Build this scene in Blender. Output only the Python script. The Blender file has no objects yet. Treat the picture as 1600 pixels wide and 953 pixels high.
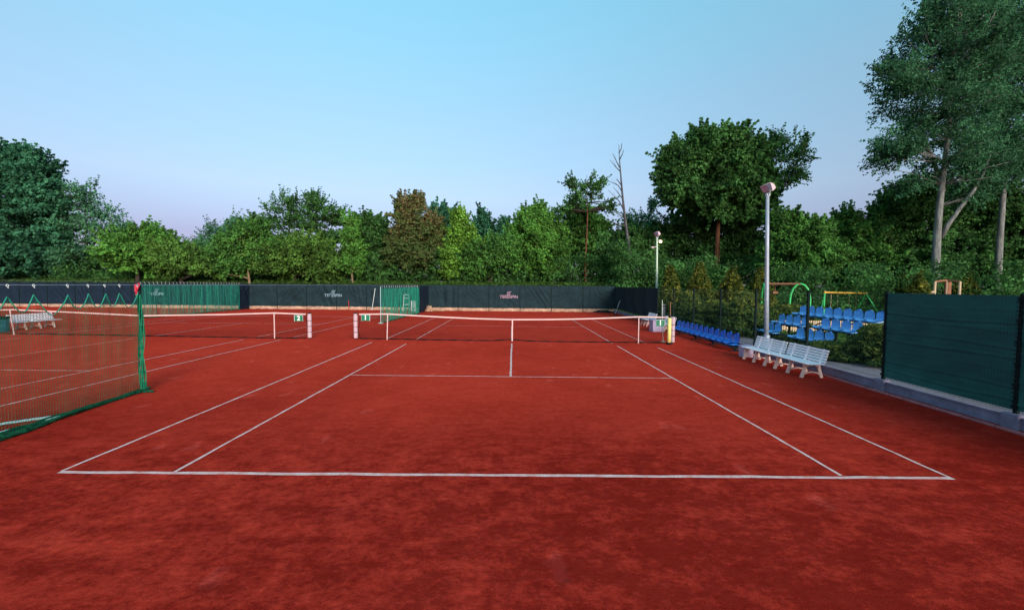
import bpy, math, random
import numpy as np
from mathutils import Vector, Matrix
R = math.radians
S = bpy.context.scene
C = S.collection

# ------------------------------------------------------------------ camera
CAM = Vector((0.038, -16.837, 2.337))
PITCH, YAW, ROLL, FPX = 0.0484, 0.0011, 0.0067, 642.4      # fitted on the court lines (focal length in px of a 1600 px wide frame)
cd = bpy.data.cameras.new('camera'); cam = bpy.data.objects.new('camera', cd); C.objects.link(cam)
cd.sensor_width = 36; cd.lens = FPX / 1600 * 36; cd.clip_start = 0.05; cd.clip_end = 3000
Rw = Matrix.Rotation(YAW, 3, 'Z') @ Matrix.Rotation(-PITCH, 3, 'X')
rx = Rw @ Vector((math.cos(ROLL), 0, math.sin(ROLL)))
uz = Rw @ Vector((-math.sin(ROLL), 0, math.cos(ROLL)))
fw = Rw @ Vector((0, 1, 0))
cam.matrix_world = Matrix(((rx.x, uz.x, -fw.x, CAM.x), (rx.y, uz.y, -fw.y, CAM.y), (rx.z, uz.z, -fw.z, CAM.z), (0, 0, 0, 1)))
S.camera = cam

def site(px, py, d):
    """surveyed point: bearing px, elevation py (in photo pixels) at d metres ahead of the camera"""
    u = (px - 800) / FPX; v = (py - 476.5) / FPX
    w = fw + rx * u - uz * v
    return CAM + w * (d / w.y)

# ------------------------------------------------------------------ sky, sun
SUN_EL, SUN_ROT = 18.0, 160.0
W = bpy.data.worlds.new('World'); S.world = W; W.use_nodes = True
wn, wl = W.node_tree.nodes, W.node_tree.links
sky = wn.new('ShaderNodeTexSky'); sky.sky_type = 'NISHITA'; sky.sun_disc = False
sky.sun_elevation = R(SUN_EL); sky.sun_rotation = R(SUN_ROT)
sky.air_density = 1.0; sky.dust_density = 1.0; sky.ozone_density = 6.0
tc = wn.new('ShaderNodeTexCoord'); sep = wn.new('ShaderNodeSeparateXYZ'); wl.new(tc.outputs['Generated'], sep.inputs[0])
ramp = wn.new('ShaderNodeValToRGB'); wl.new(sep.outputs['Z'], ramp.inputs[0])
SKY_TINT = [(0.0, (.27, .18, .22)), (0.10, (.34, .195, .20)), (0.20, (.62, .385, .28)), (0.38, (.80, .61, .39)), (0.58, (.90, .92, .55)), (1.0, (.92, 1.0, .62))]
el = ramp.color_ramp.elements
while len(el) < len(SKY_TINT): el.new(0.5)
for e_, (p_, c_) in zip(el, SKY_TINT): e_.position = p_; e_.color = (*c_, 1)
mul = wn.new('ShaderNodeMix'); mul.data_type = 'RGBA'; mul.blend_type = 'MULTIPLY'; mul.inputs[0].default_value = 1
wl.new(sky.outputs[0], mul.inputs[6]); wl.new(ramp.outputs[0], mul.inputs[7])
wl.new(mul.outputs[2], wn['Background'].inputs[0]); wn['Background'].inputs[1].default_value = 0.15

sd = bpy.data.lights.new('sun', 'SUN'); sun = bpy.data.objects.new('sun', sd); C.objects.link(sun)
sd.energy = 0.9; sd.angle = R(25); sd.color = (1.0, .88, .78)
SD = Vector((math.sin(R(SUN_ROT)) * math.cos(R(SUN_EL)), math.cos(R(SUN_ROT)) * math.cos(R(SUN_EL)), math.sin(R(SUN_EL))))
sun.rotation_euler = SD.to_track_quat('Z', 'Y').to_euler()
S.view_settings.view_transform = 'Standard'; S.view_settings.look = 'None'; S.view_settings.gamma = 1
S.view_settings.exposure = 2.0
S.cycles.use_denoising = True
S.cycles.max_bounces = 6; S.cycles.diffuse_bounces = 3; S.cycles.transparent_max_bounces = 16

# ------------------------------------------------------------------ materials
def base_mat(name, rough=.8, spec=.3):
    m = bpy.data.materials.new(name); m.use_nodes = True
    b = m.node_tree.nodes['Principled BSDF']; b.inputs['Roughness'].default_value = rough; b.inputs['Specular IOR Level'].default_value = spec
    return m, m.node_tree.nodes, m.node_tree.links, b
def noise(n, l, scale, detail=4, rough=.55, coord='Object', vec=None, stretch=None):
    if vec is None:
        t = n.new('ShaderNodeTexCoord'); vec = t.outputs[coord]
    if stretch:
        mp = n.new('ShaderNodeMapping'); mp.inputs['Scale'].default_value = stretch; l.new(vec, mp.inputs[0]); vec = mp.outputs[0]
    x = n.new('ShaderNodeTexNoise'); x.inputs['Scale'].default_value = scale; x.inputs['Detail'].default_value = detail; x.inputs['Roughness'].default_value = rough
    l.new(vec, x.inputs['Vector']); return x.outputs['Fac']
def cramp(n, l, fac, stops):
    r = n.new('ShaderNodeValToRGB'); e = r.color_ramp.elements
    while len(e) < len(stops): e.new(.5)
    for a, (p, c) in zip(e, stops): a.position = p; a.color = (*c, 1) if len(c) == 3 else c
    l.new(fac, r.inputs[0]); return r.outputs[0]
def mixc(n, l, fac, a, b, mode='MIX'):
    m = n.new('ShaderNodeMix'); m.data_type = 'RGBA'; m.blend_type = mode
    for i, v in ((0, fac), (6, a), (7, b)):
        if hasattr(v, 'is_linked') or hasattr(v, 'links'): l.new(v, m.inputs[i])
        elif i == 0: m.inputs[0].default_value = v
        else: m.inputs[i].default_value = (*v, 1)
    return m.outputs[2]
def bump(n, l, b, h, strength, dist):
    k = n.new('ShaderNodeBump'); k.inputs['Strength'].default_value = strength; k.inputs['Distance'].default_value = dist
    l.new(h, k.inputs['Height']); l.new(k.outputs[0], b.inputs['Normal'])
def plain(name, col, rough=.6, spec=.4, var=.18, scale=6, metal=0, bstr=0):
    m, n, l, b = base_mat(name, rough, spec)
    f = noise(n, l, scale, 5)
    lo = tuple(c * (1 - var) for c in col); hi = tuple(min(1, c * (1 + var)) for c in col)
    l.new(cramp(n, l, f, [(.3, lo), (.7, hi)]), b.inputs['Base Color']); b.inputs['Metallic'].default_value = metal
    if bstr: bump(n, l, b, noise(n, l, scale * 6, 5), bstr, .01)
    return m

def clay_material():
    m, n, l, b = base_mat('red_clay', 1.0, .0)
    t = n.new('ShaderNodeTexCoord'); V = t.outputs['Object']
    big = noise(n, l, .16, 4, .55, vec=V); mid = noise(n, l, 1.1, 6, .62, vec=V, stretch=(1, .75, 1)); fine = noise(n, l, 9, 8, .7, vec=V)
    grit = noise(n, l, 70, 4, .7, vec=V)
    drag = noise(n, l, 2.2, 5, .6, vec=V, stretch=(.45, 3.2, 1))
    c = cramp(n, l, mid, [(.36, (.37, .022, .011)), (.52, (.49, .037, .019)), (.68, (.60, .060, .034))])
    c = mixc(n, l, .45, c, cramp(n, l, drag, [(.3, (.36, .020, .010)), (.7, (.60, .055, .030))]))
    c = mixc(n, l, .30, c, cramp(n, l, fine, [(.35, (.26, .010, .006)), (.65, (.70, .080, .048))]))
    c = mixc(n, l, .26, c, cramp(n, l, grit, [(.35, (.22, .007, .004)), (.65, (.72, .085, .050))]))
    streak = noise(n, l, 7, 8, .72, vec=V, stretch=(.55, 2.2, 1))
    c = mixc(n, l, .13, c, cramp(n, l, streak, [(.38, (.33, .016, .008)), (.62, (.66, .075, .045))]))
    vo = n.new('ShaderNodeTexVoronoi'); vo.inputs['Scale'].default_value = 1.7; vm = n.new('ShaderNodeMapping'); vm.inputs['Scale'].default_value = (1, .55, 1); vm.inputs['Rotation'].default_value = (0, 0, .5); l.new(V, vm.inputs[0])
    wb = n.new('ShaderNodeVectorMath'); wb.operation = 'MULTIPLY_ADD'; nz = n.new('ShaderNodeTexNoise'); nz.inputs['Scale'].default_value = 4; l.new(V, nz.inputs['Vector']); l.new(nz.outputs['Color'], wb.inputs[0]); wb.inputs[1].default_value = (.28, .28, 0); l.new(vm.outputs[0], wb.inputs[2])
    l.new(wb.outputs[0], vo.inputs['Vector'])
    ms = n.new('ShaderNodeMapRange'); ms.interpolation_type = 'SMOOTHSTEP'; ms.inputs[1].default_value = .20; ms.inputs[2].default_value = .07; l.new(vo.outputs['Distance'], ms.inputs[0])
    sc_ = n.new('ShaderNodeSeparateColor'); l.new(vo.outputs['Color'], sc_.inputs[0]); gt_ = n.new('ShaderNodeMath'); gt_.operation = 'GREATER_THAN'; gt_.inputs[1].default_value = .45; l.new(sc_.outputs[0], gt_.inputs[0])
    mk = n.new('ShaderNodeMath'); mk.operation = 'MULTIPLY'; l.new(ms.outputs[0], mk.inputs[0]); l.new(gt_.outputs[0], mk.inputs[1])
    mk2 = n.new('ShaderNodeMath'); mk2.operation = 'MULTIPLY'; mk2.inputs[1].default_value = .55; l.new(mk.outputs[0], mk2.inputs[0])
    c = mixc(n, l, mk2.outputs[0], c, (.64, .085, .058))
    # painted vignette: clay darkened towards foreground and right run-off, plus wet patches by noise
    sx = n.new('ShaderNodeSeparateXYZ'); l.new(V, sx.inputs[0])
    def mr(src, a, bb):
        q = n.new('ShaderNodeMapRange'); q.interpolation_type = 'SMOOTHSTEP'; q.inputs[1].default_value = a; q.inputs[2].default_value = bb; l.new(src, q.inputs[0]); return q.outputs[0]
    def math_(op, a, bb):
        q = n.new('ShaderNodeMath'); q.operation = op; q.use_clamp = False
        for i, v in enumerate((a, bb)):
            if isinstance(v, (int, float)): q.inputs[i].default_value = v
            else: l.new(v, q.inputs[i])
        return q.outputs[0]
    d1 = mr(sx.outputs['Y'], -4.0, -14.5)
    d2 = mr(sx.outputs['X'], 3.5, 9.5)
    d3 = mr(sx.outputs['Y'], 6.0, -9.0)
    vignette_damp = math_('ADD', math_('MULTIPLY', d1, .80), math_('MULTIPLY', math_('MULTIPLY', d2, d3), .55))
    vignette_damp = math_('ADD', vignette_damp, math_('MULTIPLY', math_('SUBTRACT', big, .5), 1.5))
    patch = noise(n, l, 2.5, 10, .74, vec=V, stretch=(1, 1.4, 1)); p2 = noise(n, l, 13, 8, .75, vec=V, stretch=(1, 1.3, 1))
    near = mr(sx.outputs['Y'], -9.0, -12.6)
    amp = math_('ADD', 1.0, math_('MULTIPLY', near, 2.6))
    vignette_damp = math_('ADD', vignette_damp, math_('MULTIPLY', math_('MULTIPLY', math_('SUBTRACT', math_('ADD', math_('MULTIPLY', patch, .6), math_('MULTIPLY', p2, .4)), .49), 1.6), amp))
    q = n.new('ShaderNodeMapRange'); q.inputs[1].default_value = -.05; q.inputs[2].default_value = 1.0; l.new(vignette_damp, q.inputs[0])
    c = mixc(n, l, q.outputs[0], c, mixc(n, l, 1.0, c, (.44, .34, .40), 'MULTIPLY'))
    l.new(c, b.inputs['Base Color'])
    h = math_('ADD', math_('ADD', math_('MULTIPLY', fine, .5), math_('ADD', math_('MULTIPLY', streak, .2), math_('MULTIPLY', mk.outputs[0], -.35))), math_('ADD', math_('MULTIPLY', grit, .25), math_('MULTIPLY', mid, .9)))
    bump(n, l, b, h, .55, .03)
    return m
def line_material(nails=False):
    m, n, l, b = base_mat('court_line_tape' + ('_nailed' if nails else ''), .6, .2)
    t = n.new('ShaderNodeTexCoord'); V = t.outputs['Object']
    dust = cramp(n, l, noise(n, l, 5, 6, .7, vec=V), [(.42, (0, 0, 0)), (.70, (1, 1, 1))])
    c = mixc(n, l, dust, (.70, .52, .50), (.54, .15, .11))
    if nails:
        sx = n.new('ShaderNodeSeparateXYZ'); l.new(V, sx.inputs[0])
        w = n.new('ShaderNodeMath'); w.operation = 'SINE'
        k = n.new('ShaderNodeMath'); k.operation = 'MULTIPLY'; k.inputs[1].default_value = 2 * math.pi / .05; l.new(sx.outputs['X'], k.inputs[0]); l.new(k.outputs[0], w.inputs[0])
        g = n.new('ShaderNodeMath'); g.operation = 'GREATER_THAN'; g.inputs[1].default_value = .35; l.new(w.outputs[0], g.inputs[0])
        a = n.new('ShaderNodeMath'); a.operation = 'ABSOLUTE'; l.new(sx.outputs['Y'], a.inputs[0])
        g2 = n.new('ShaderNodeMath'); g2.operation = 'LESS_THAN'; g2.inputs[1].default_value = .011; l.new(a.outputs[0], g2.inputs[0])
        mm = n.new('ShaderNodeMath'); mm.operation = 'MULTIPLY'; l.new(g.outputs[0], mm.inputs[0]); l.new(g2.outputs[0], mm.inputs[1])
        c = mixc(n, l, mm.outputs[0], c, (.60, .36, .33))
    l.new(c, b.inputs['Base Color']); return m
def grass_material(name, a, bcol, ccol):
    m, n, l, b = base_mat(name, .9, .1)
    f = noise(n, l, 1.2, 8, .7); g = noise(n, l, 30, 4, .7)
    c = cramp(n, l, f, [(.3, a), (.5, bcol), (.72, ccol)])
    c = mixc(n, l, .4, c, cramp(n, l, g, [(.3, a), (.7, ccol)]))
    l.new(c, b.inputs['Base Color']); bump(n, l, b, g, .8, .06); return m
def leaf_material(name, dark, mid, light, trans=.35):
    m, n, l, b = base_mat(name, .65, .12)
    at = n.new('ShaderNodeAttribute'); at.attribute_name = 'tone'
    c = cramp(n, l, at.outputs['Fac'], [(.05, dark), (.5, mid), (.95, light)])
    l.new(c, b.inputs['Base Color'])
    tr = n.new('ShaderNodeBsdfTranslucent'); l.new(c, tr.inputs[0])
    mx = n.new('ShaderNodeMixShader'); mx.inputs[0].default_value = trans
    l.new(b.outputs[0], mx.inputs[1]); l.new(tr.outputs[0], mx.inputs[2]); l.new(mx.outputs[0], n['Material Output'].inputs[0])
    return m
def bark_material(name, a, bcol, sc=3):
    m, n, l, b = base_mat(name, .9, .15)
    f = noise(n, l, sc, 7, .7, stretch=(3, 3, .6))
    l.new(cramp(n, l, f, [(.35, a), (.65, bcol)]), b.inputs['Base Color']); bump(n, l, b, f, .8, .05); return m
def paving_material():
    m, n, l, b = base_mat('grey_block_paving', .9, .15)
    t = n.new('ShaderNodeTexCoord'); br = n.new('ShaderNodeTexBrick'); l.new(t.outputs['Object'], br.inputs[0])
    br.inputs['Scale'].default_value = 5; br.inputs['Color1'].default_value = (.13, .12, .15, 1); br.inputs['Color2'].default_value = (.19, .18, .21, 1); br.inputs['Mortar'].default_value = (.1, .1, .1, 1); br.inputs['Mortar Size'].default_value = .02
    c = mixc(n, l, .3, br.outputs[0], cramp(n, l, noise(n, l, 3, 6), [(.3, (.10, .09, .11)), (.7, (.24, .23, .25))]))
    l.new(c, b.inputs['Base Color']); return m

M = dict(
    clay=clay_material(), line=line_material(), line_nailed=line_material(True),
    lawn=grass_material('lawn_grass', (.025, .06, .012), (.04, .10, .018), (.075, .15, .03)),
    wild=grass_material('wild_ground', (.02, .035, .010), (.03, .07, .014), (.06, .11, .025)),
    paving=paving_material(),
    white=plain('white_plastic', (.88, .82, .85), .45, .4, .07), cream=plain('cream_plastic', (.66, .46, .40), .5, .4, .1),
    band=plain('white_net_band', (.66, .47, .45), .7, .2, .1, 3), pad=plain('white_post_pad', (.50, .37, .42), .6, .3, .1, 9),
    yellow_pad=plain('yellow_post_pad', (.80, .70, .22), .6, .3, .12, 7),
    black=plain('black_cord', (.012, .010, .012), .8, .1), darkmetal=plain('dark_green_metal', (.005, .014, .014), .7, .1, .2),
    wire=plain('green_coated_wire', (.010, .035, .028), .7, .1, .2), galv=plain('galvanised_steel', (.32, .37, .44), .45, .5, .12, 4, .2),
    palegreen=plain('pale_green_pole_paint', (.42, .55, .42), .5, .4, .1), concrete=plain('grey_concrete', (.18, .165, .235), .85, .15, .25, 4, 0, .4),
    kerbstone=plain('clay_stained_kerb', (.34, .13, .14), .9, .1, .3, 4), beige=plain('weathered_concrete_board', (.42, .28, .20), .9, .1, .35, 2.5, 0, .5),
    blue=plain('blue_seat_plastic', (.006, .15, .62), .35, .5, .1), lightblue=plain('faded_blue_seat_plastic', (.12, .40, .82), .4, .5, .1),
    lilac=plain('lilac_grey_plastic', (.38, .32, .46), .6, .3, .1), sign=plain('green_sign_enamel', (.012, .17, .09), .5, .3, .1), signwhite=plain('white_print', (.8, .85, .82), .6, .2, .03),
    screen=plain('dark_navy_windscreen_cloth', (.011, .028, .036), .8, .15, .3, 1.2, 0, .3),
    screen_left=plain('navy_blue_windscreen_cloth', (.007, .018, .034), .8, .15, .25, 1.2, 0, .3),
    netcord=plain('thin_green_net_cord', (.010, .12, .062), .7, .1, .2), netgreen=plain('green_net_cord', (.012, .24, .16), .6, .2, .2), netgathered=plain('gathered_green_net', (.010, .17, .09), .7, .1, .4, 14, 0, .5), netdark=plain('dark_green_net_heap', (.006, .065, .032), .8, .1, .5, 14, 0, .6),
    hose=plain('pale_teal_hose', (.32, .52, .52), .4, .4, .15), red=plain('red_ribbon', (.5, .03, .06), .6, .2, .1), redwood=plain('red_paint', (.5, .04, .03), .6, .2, .1),
    logo=plain('pale_blue_print', (.20, .31, .38), .7, .1, .12), logopink=plain('pinkish_print', (.36, .24, .32), .7, .1, .15),
    swing_green=plain('bright_green_tube', (.05, .52, .14), .45, .4, .1), swing_yellow=plain('yellow_tube', (.72, .42, .06), .45, .4, .1), brown=plain('brown_wood_beam', (.26, .12, .07), .8, .2, .2),
    sandwood=plain('pale_timber', (.55, .42, .28), .8, .2, .2), glassdark=plain('floodlight_glass', (.05, .05, .09), .6, .15, .2), pinkwhite=plain('white_lamp_housing', (.55, .40, .45), .5, .4, .08),
    binblue=plain('blue_green_drum', (.03, .14, .20), .45, .4, .25), rope=plain('pale_cord', (.55, .62, .62), .7, .2, .1), mat=plain('dark_drag_mat', (.03, .035, .03), .9, .1, .3), blueplastic=plain('bright_blue_plastic', (.02, .14, .5), .5, .4, .1),
    bark_brown=bark_material('red_brown_bark', (.07, .030, .018), (.17, .075, .04)), bark_dark=bark_material('dark_bark', (.018, .016, .014), (.06, .05, .04)),
    bark_pale=bark_material('pale_poplar_bark', (.07, .075, .07), (.26, .27, .26), 1.6), bark_tan=bark_material('tan_bark', (.12, .09, .05), (.26, .20, .12)),
    bark_grey=bark_material('bleached_dead_wood', (.045, .045, .055), (.12, .12, .13)),
)
def greenmat(name, base, spread=.72, trans=.42):
    return leaf_material(name, tuple(c * (1 - spread) for c in base), base, tuple(min(1, c * (1 + spread * 1.3)) for c in base), trans)
L = dict(
    bluegreen=greenmat('blue_green_leaves', (.050, .180, .095)), deep=greenmat('deep_green_leaves', (.058, .160, .042)),
    mid=greenmat('mid_green_leaves', (.080, .215, .045)), fresh=greenmat('fresh_green_leaves', (.105, .275, .050)), lime=greenmat('lime_green_leaves', (.145, .310, .045)),
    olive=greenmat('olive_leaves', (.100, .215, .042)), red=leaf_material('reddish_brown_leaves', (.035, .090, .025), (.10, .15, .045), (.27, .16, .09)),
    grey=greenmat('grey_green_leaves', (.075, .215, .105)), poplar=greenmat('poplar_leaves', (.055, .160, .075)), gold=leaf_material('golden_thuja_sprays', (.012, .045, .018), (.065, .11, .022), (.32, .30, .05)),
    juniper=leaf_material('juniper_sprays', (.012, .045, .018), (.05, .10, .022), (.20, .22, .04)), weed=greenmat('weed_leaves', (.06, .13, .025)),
)

# ------------------------------------------------------------------ mesh helpers
class MB:
    def __init__(s): s.v = []; s.f = []; s.nv = 0; s.mi = []; s.cur = 0
    def add(s, vs, fs):
        b = len(s.v); s.v.extend([tuple(p) for p in vs]); s.f.extend([tuple(i + b for i in f) for f in fs]); s.mi.extend([s.cur] * len(fs)); return s
    def box(s, c, d, rz=0, rx_=0, ry_=0):
        m = Matrix.Rotation(rz, 3, 'Z') @ Matrix.Rotation(ry_, 3, 'Y') @ Matrix.Rotation(rx_, 3, 'X')
        vs = [Vector(c) + m @ Vector((x * d[0] / 2, y * d[1] / 2, z * d[2] / 2)) for z in (-1, 1) for x, y in ((-1, -1), (1, -1), (1, 1), (-1, 1))]
        return s.add(vs, [(3, 2, 1, 0), (4, 5, 6, 7), (0, 1, 5, 4), (1, 2, 6, 5), (2, 3, 7, 6), (3, 0, 4, 7)])
    def bbox(s, c, d, bev=.01, rz=0):   # box with chamfered upright and top edges
        x, y, z = d[0] / 2, d[1] / 2, d[2] / 2
        ring = lambda i, zz: [(sx * (x - i if k == 0 else x - i - bev), sy * (y - i - bev if k == 0 else y - i), zz) for sx, sy, ks in ((1, -1, (1, 0)), (1, 1, (0, 1)), (-1, 1, (1, 0)), (-1, -1, (0, 1))) for k in ks]
        rings = [ring(bev, -z), ring(0, -z + bev), ring(0, z - bev), ring(bev, z)]
        m = Matrix.Rotation(rz, 3, 'Z'); vs = [Vector(c) + m @ Vector(p) for r_ in rings for p in r_]
        fs = [tuple(range(7, -1, -1)), tuple(range(24, 32))]
        for k in range(3):
            for i in range(8): j = (i + 1) % 8; fs.append((k * 8 + i, k * 8 + j, (k + 1) * 8 + j, (k + 1) * 8 + i))
        return s.add(vs, fs)
    def tube(s, pts, r, n=6, cap=True):
        pts = [Vector(p) for p in pts]; rs = r if hasattr(r, '__len__') else [r] * len(pts)
        vs = []; up = None
        for i, p in enumerate(pts):
            t = (pts[min(i + 1, len(pts) - 1)] - pts[max(i - 1, 0)])
            t = t.normalized() if t.length > 1e-9 else Vector((0, 0, 1))
            if up is None: up = Vector((0, 0, 1)) if abs(t.z) < .9 else Vector((1, 0, 0))
            a = t.cross(up)
            a = a.normalized() if a.length > 1e-6 else Vector((1, 0, 0))
            up = a.cross(t).normalized()
            for k in range(n):
                q = 2 * math.pi * k / n; vs.append(p + (a * math.cos(q) + up * math.sin(q)) * rs[i])
        fs = [(i * n + k, i * n + (k + 1) % n, (i + 1) * n + (k + 1) % n, (i + 1) * n + k) for i in range(len(pts) - 1) for k in range(n)]
        if cap: fs += [tuple(range(n - 1, -1, -1)), tuple((len(pts) - 1) * n + k for k in range(n))]
        return s.add(vs, fs)
    def lathe(s, c, prof, n=16):
        vs = [(c[0] + r_ * math.cos(2 * math.pi * k / n), c[1] + r_ * math.sin(2 * math.pi * k / n), c[2] + z) for r_, z in prof for k in range(n)]
        fs = [(i * n + k, i * n + (k + 1) % n, (i + 1) * n + (k + 1) % n, (i + 1) * n + k) for i in range(len(prof) - 1) for k in range(n)]
        fs += [tuple(range(n - 1, -1, -1)), tuple((len(prof) - 1) * n + k for k in range(n))]
        return s.add(vs, fs)
    def prism(s, poly, h0, h1, axis='Y'):   # polygon in (a,b) extruded along axis
        def P3(a, b, h): return (a, h, b) if axis == 'Y' else ((h, a, b) if axis == 'X' else (a, b, h))
        n = len(poly); vs = [P3(a, b, h0) for a, b in poly] + [P3(a, b, h1) for a, b in poly]
        return s.add(vs, [tuple(range(n - 1, -1, -1)), tuple(range(n, 2 * n))] + [(i, (i + 1) % n, n + (i + 1) % n, n + i) for i in range(n)])
    def grid(s, fn, nu, nv):
        vs = [fn(i / nu, j / nv) for j in range(nv + 1) for i in range(nu + 1)]
        return s.add(vs, [(j * (nu + 1) + i, j * (nu + 1) + i + 1, (j + 1) * (nu + 1) + i + 1, (j + 1) * (nu + 1) + i) for j in range(nv) for i in range(nu)])
    def mesh(s, name, mats, smooth=False):
        me = bpy.data.meshes.new(name); me.from_pydata(s.v, [], s.f)
        for m_ in (mats if isinstance(mats, (list, tuple)) else [mats]): me.materials.append(m_)
        if isinstance(mats, (list, tuple)) and len(mats) > 1: me.polygons.foreach_set('material_index', s.mi)
        if smooth: me.polygons.foreach_set('use_smooth', [True] * len(s.f))
        me.update(); return me
def put(name, me, parent=None, loc=(0, 0, 0), rz=0):
    o = bpy.data.objects.new(name, me); C.objects.link(o)
    if parent: o.parent = parent
    o.location = loc; o.rotation_euler = (0, 0, rz); return o
def obj(name, mb, mat, parent=None, smooth=False, loc=(0, 0, 0), rz=0):
    return put(name, mb.mesh(name, mat, smooth), parent, loc, rz)
def tag(o, label=None, cat=None, group=None, kind=None):
    if label: o['label'] = label
    if cat: o['category'] = cat
    if group: o['group'] = group
    if kind: o['kind'] = kind
    return o
def thing(name, label, cat, loc=(0, 0, 0), rz=0, group=None):
    o = bpy.data.objects.new(name, None); C.objects.link(o); o.empty_display_size = .2
    o.location = loc; o.rotation_euler = (0, 0, rz); return tag(o, label, cat, group)
def dup(root, loc, rz, label):
    r = root.copy(); C.objects.link(r); r.location = loc; r.rotation_euler = (0, 0, rz); r['label'] = label
    for ch in list(root.children):
        c = ch.copy(); C.objects.link(c); c.parent = r
        for g in ch.children:
            d = g.copy(); C.objects.link(d); d.parent = c
    return r
def text_mesh(name, txt, size, mat, bold=.0, xs=1.0):
    cu = bpy.data.curves.new(name, 'FONT'); cu.body = txt; cu.size = size; cu.align_x = 'CENTER'; cu.align_y = 'CENTER'; cu.extrude = .002; cu.offset = bold
    o = bpy.data.objects.new(name, cu); C.objects.link(o)
    dg = bpy.context.evaluated_depsgraph_get(); me = bpy.data.meshes.new_from_object(o.evaluated_get(dg))
    bpy.data.objects.remove(o); me.name = name; me.materials.clear(); me.materials.append(mat)
    for v in me.vertices: x, y, z = v.co; v.co = (x * xs, -z, y)     # stand it up, facing -Y
    return me

# ------------------------------------------------------------------ ground
def fx(y): return 8.5 + (y + 9) * .0195          # side fence line
def fy(x): return 19.4 + (9.05 - x) * .0459      # back fence line
def terrain(x, y):
    t = min(1, max(0, (y - fy(x) - .8) / 4.2)); t = t * t * (3 - 2 * t)
    s_ = min(1, max(0, (14 - x) / 5)); s_ = s_ * s_ * (3 - 2 * s_)
    far = min(1, max(0, (y - 60) / 200))
    return -.03 + t * s_ * 2.52 + far * 2.0
g = MB()
xs = sorted(set([-900, -400, -200, -120] + list(range(-90, 100, 3)) + [9, 10, 11, 13, 14] + [120, 200, 400, 900]))
ys = sorted(set([-120, -60, -30, -20] + [v * .7 for v in range(-22, 60)] + list(range(44, 80, 4)) + [90, 120, 200, 400, 900]))
nx, ny = len(xs), len(ys)
g.add([(x, y, terrain(x, y)) for y in ys for x in xs], [(j * nx + i, j * nx + i + 1, (j + 1) * nx + i + 1, (j + 1) * nx + i) for j in range(ny - 1) for i in range(nx - 1)])
tag(obj('ground', g, M['wild'], smooth=True), kind='structure')
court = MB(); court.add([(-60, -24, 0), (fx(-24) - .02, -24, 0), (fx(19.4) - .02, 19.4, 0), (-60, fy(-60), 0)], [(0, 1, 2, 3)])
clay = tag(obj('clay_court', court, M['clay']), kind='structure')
lw = MB(); lw.add([(10.6, -24, -.01), (60, -24, -.01), (60, 18, -.01), (11.2, 18, -.01)], [(0, 1, 2, 3)])
tag(obj('lawn', lw, M['lawn']), kind='structure')
pv = MB(); pv.add([(fx(-24) + .06, -24, .0), (10.5, -24, .0), (11.1, 14, .0), (fx(14) + .06, 14, .0)], [(0, 1, 2, 3)])
tag(obj('paved_path', pv, M['paving']), kind='structure')
kb = MB()
for i in range(28):
    y0 = -20 + i * 1.0; kb.bbox((fx(y0 + .5) - .29, y0 + .5, .012), (.04, .985, .06), .008, -.0195)
tag(obj('kerb', kb, M['kerbstone']), kind='structure')

# court lines: each strip is a part of the clay court
def court_line(a, b_, w=.043, z=.004, mat='line', nails=False):
    a, b_ = Vector(a), Vector(b_); d = b_ - a; n_ = max(2, int(d.length / .35)); ln = d.length
    rnd = random.Random(int(abs(a.x * 91 + a.y * 37 + b_.x * 13) * 10))
    m = MB(); vs = []
    for i in range(n_ + 1):
        x = -ln / 2 + ln * i / n_; o_ = rnd.gauss(0, .004); ww = w / 2 * (1 + rnd.uniform(-.14, .10))
        vs += [(x, o_ - ww, 0), (x, o_ + ww, 0)]
    m.add(vs, [(2 * i, 2 * i + 2, 2 * i + 3, 2 * i + 1) for i in range(n_)])
    c = (a + b_) / 2
    return obj('court_line', m, M['line_nailed' if nails else 'line'], clay, loc=(c.x, c.y, z), rz=math.atan2(d.y, d.x))
# court 1 (as measured: the tapes are a little skewed)
court_line((-5.52, -11.90), (5.46, -11.89), .064, .008, nails=True)
court_line((-5.53, -11.86), (-5.60, -.35)); court_line((5.45, -11.85), (5.57, -1.30))
court_line((-4.13, -11.86), (-4.13, -.75)); court_line((4.14, -11.83), (4.13, -.90))
court_line((-4.09, -6.38), (4.10, -6.49)); court_line((0.0, -6.42), (0.02, -.45), .056)
court_line((-4.05, .5), (-4.05, 12.1)); court_line((-5.35, .9), (-5.45, 12.1)); court_line((4.10, -.2), (4.10, 11.8)); court_line((5.50, -.1), (5.52, 11.8))
court_line((-4.02, 6.55), (4.05, 6.2)); court_line((0, .4), (0, 6.4)); court_line((-5.45, 12.15), (5.52, 11.85), .08)
# court 2
for x0, x1 in ((-9.58, -9.50), (-11.12, -11.08), (-20.4, -20.55), (-21.85, -21.95)):
    court_line((x0, -12.0), (x0, .15)); court_line((x1, 1.0), (x1, 12.3))
court_line((-11.15, -6.08), (-20.4, -6.0)); court_line((-15.75, -6.05), (-15.75, .2)); court_line((-15.75, 1.0), (-15.7, 7.0))
court_line((-11.1, 6.95), (-20.5, 7.2)); court_line((-9.5, 12.3), (-21.9, 12.6), .08); court_line((-9.58, -12.0), (-21.85, -11.8), .08)
# court 3, mostly behind the far curtain
court_line((-30.5, -8), (-30.5, 12.6)); court_line((-29.1, -12), (-29.1, 12.6))

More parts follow.
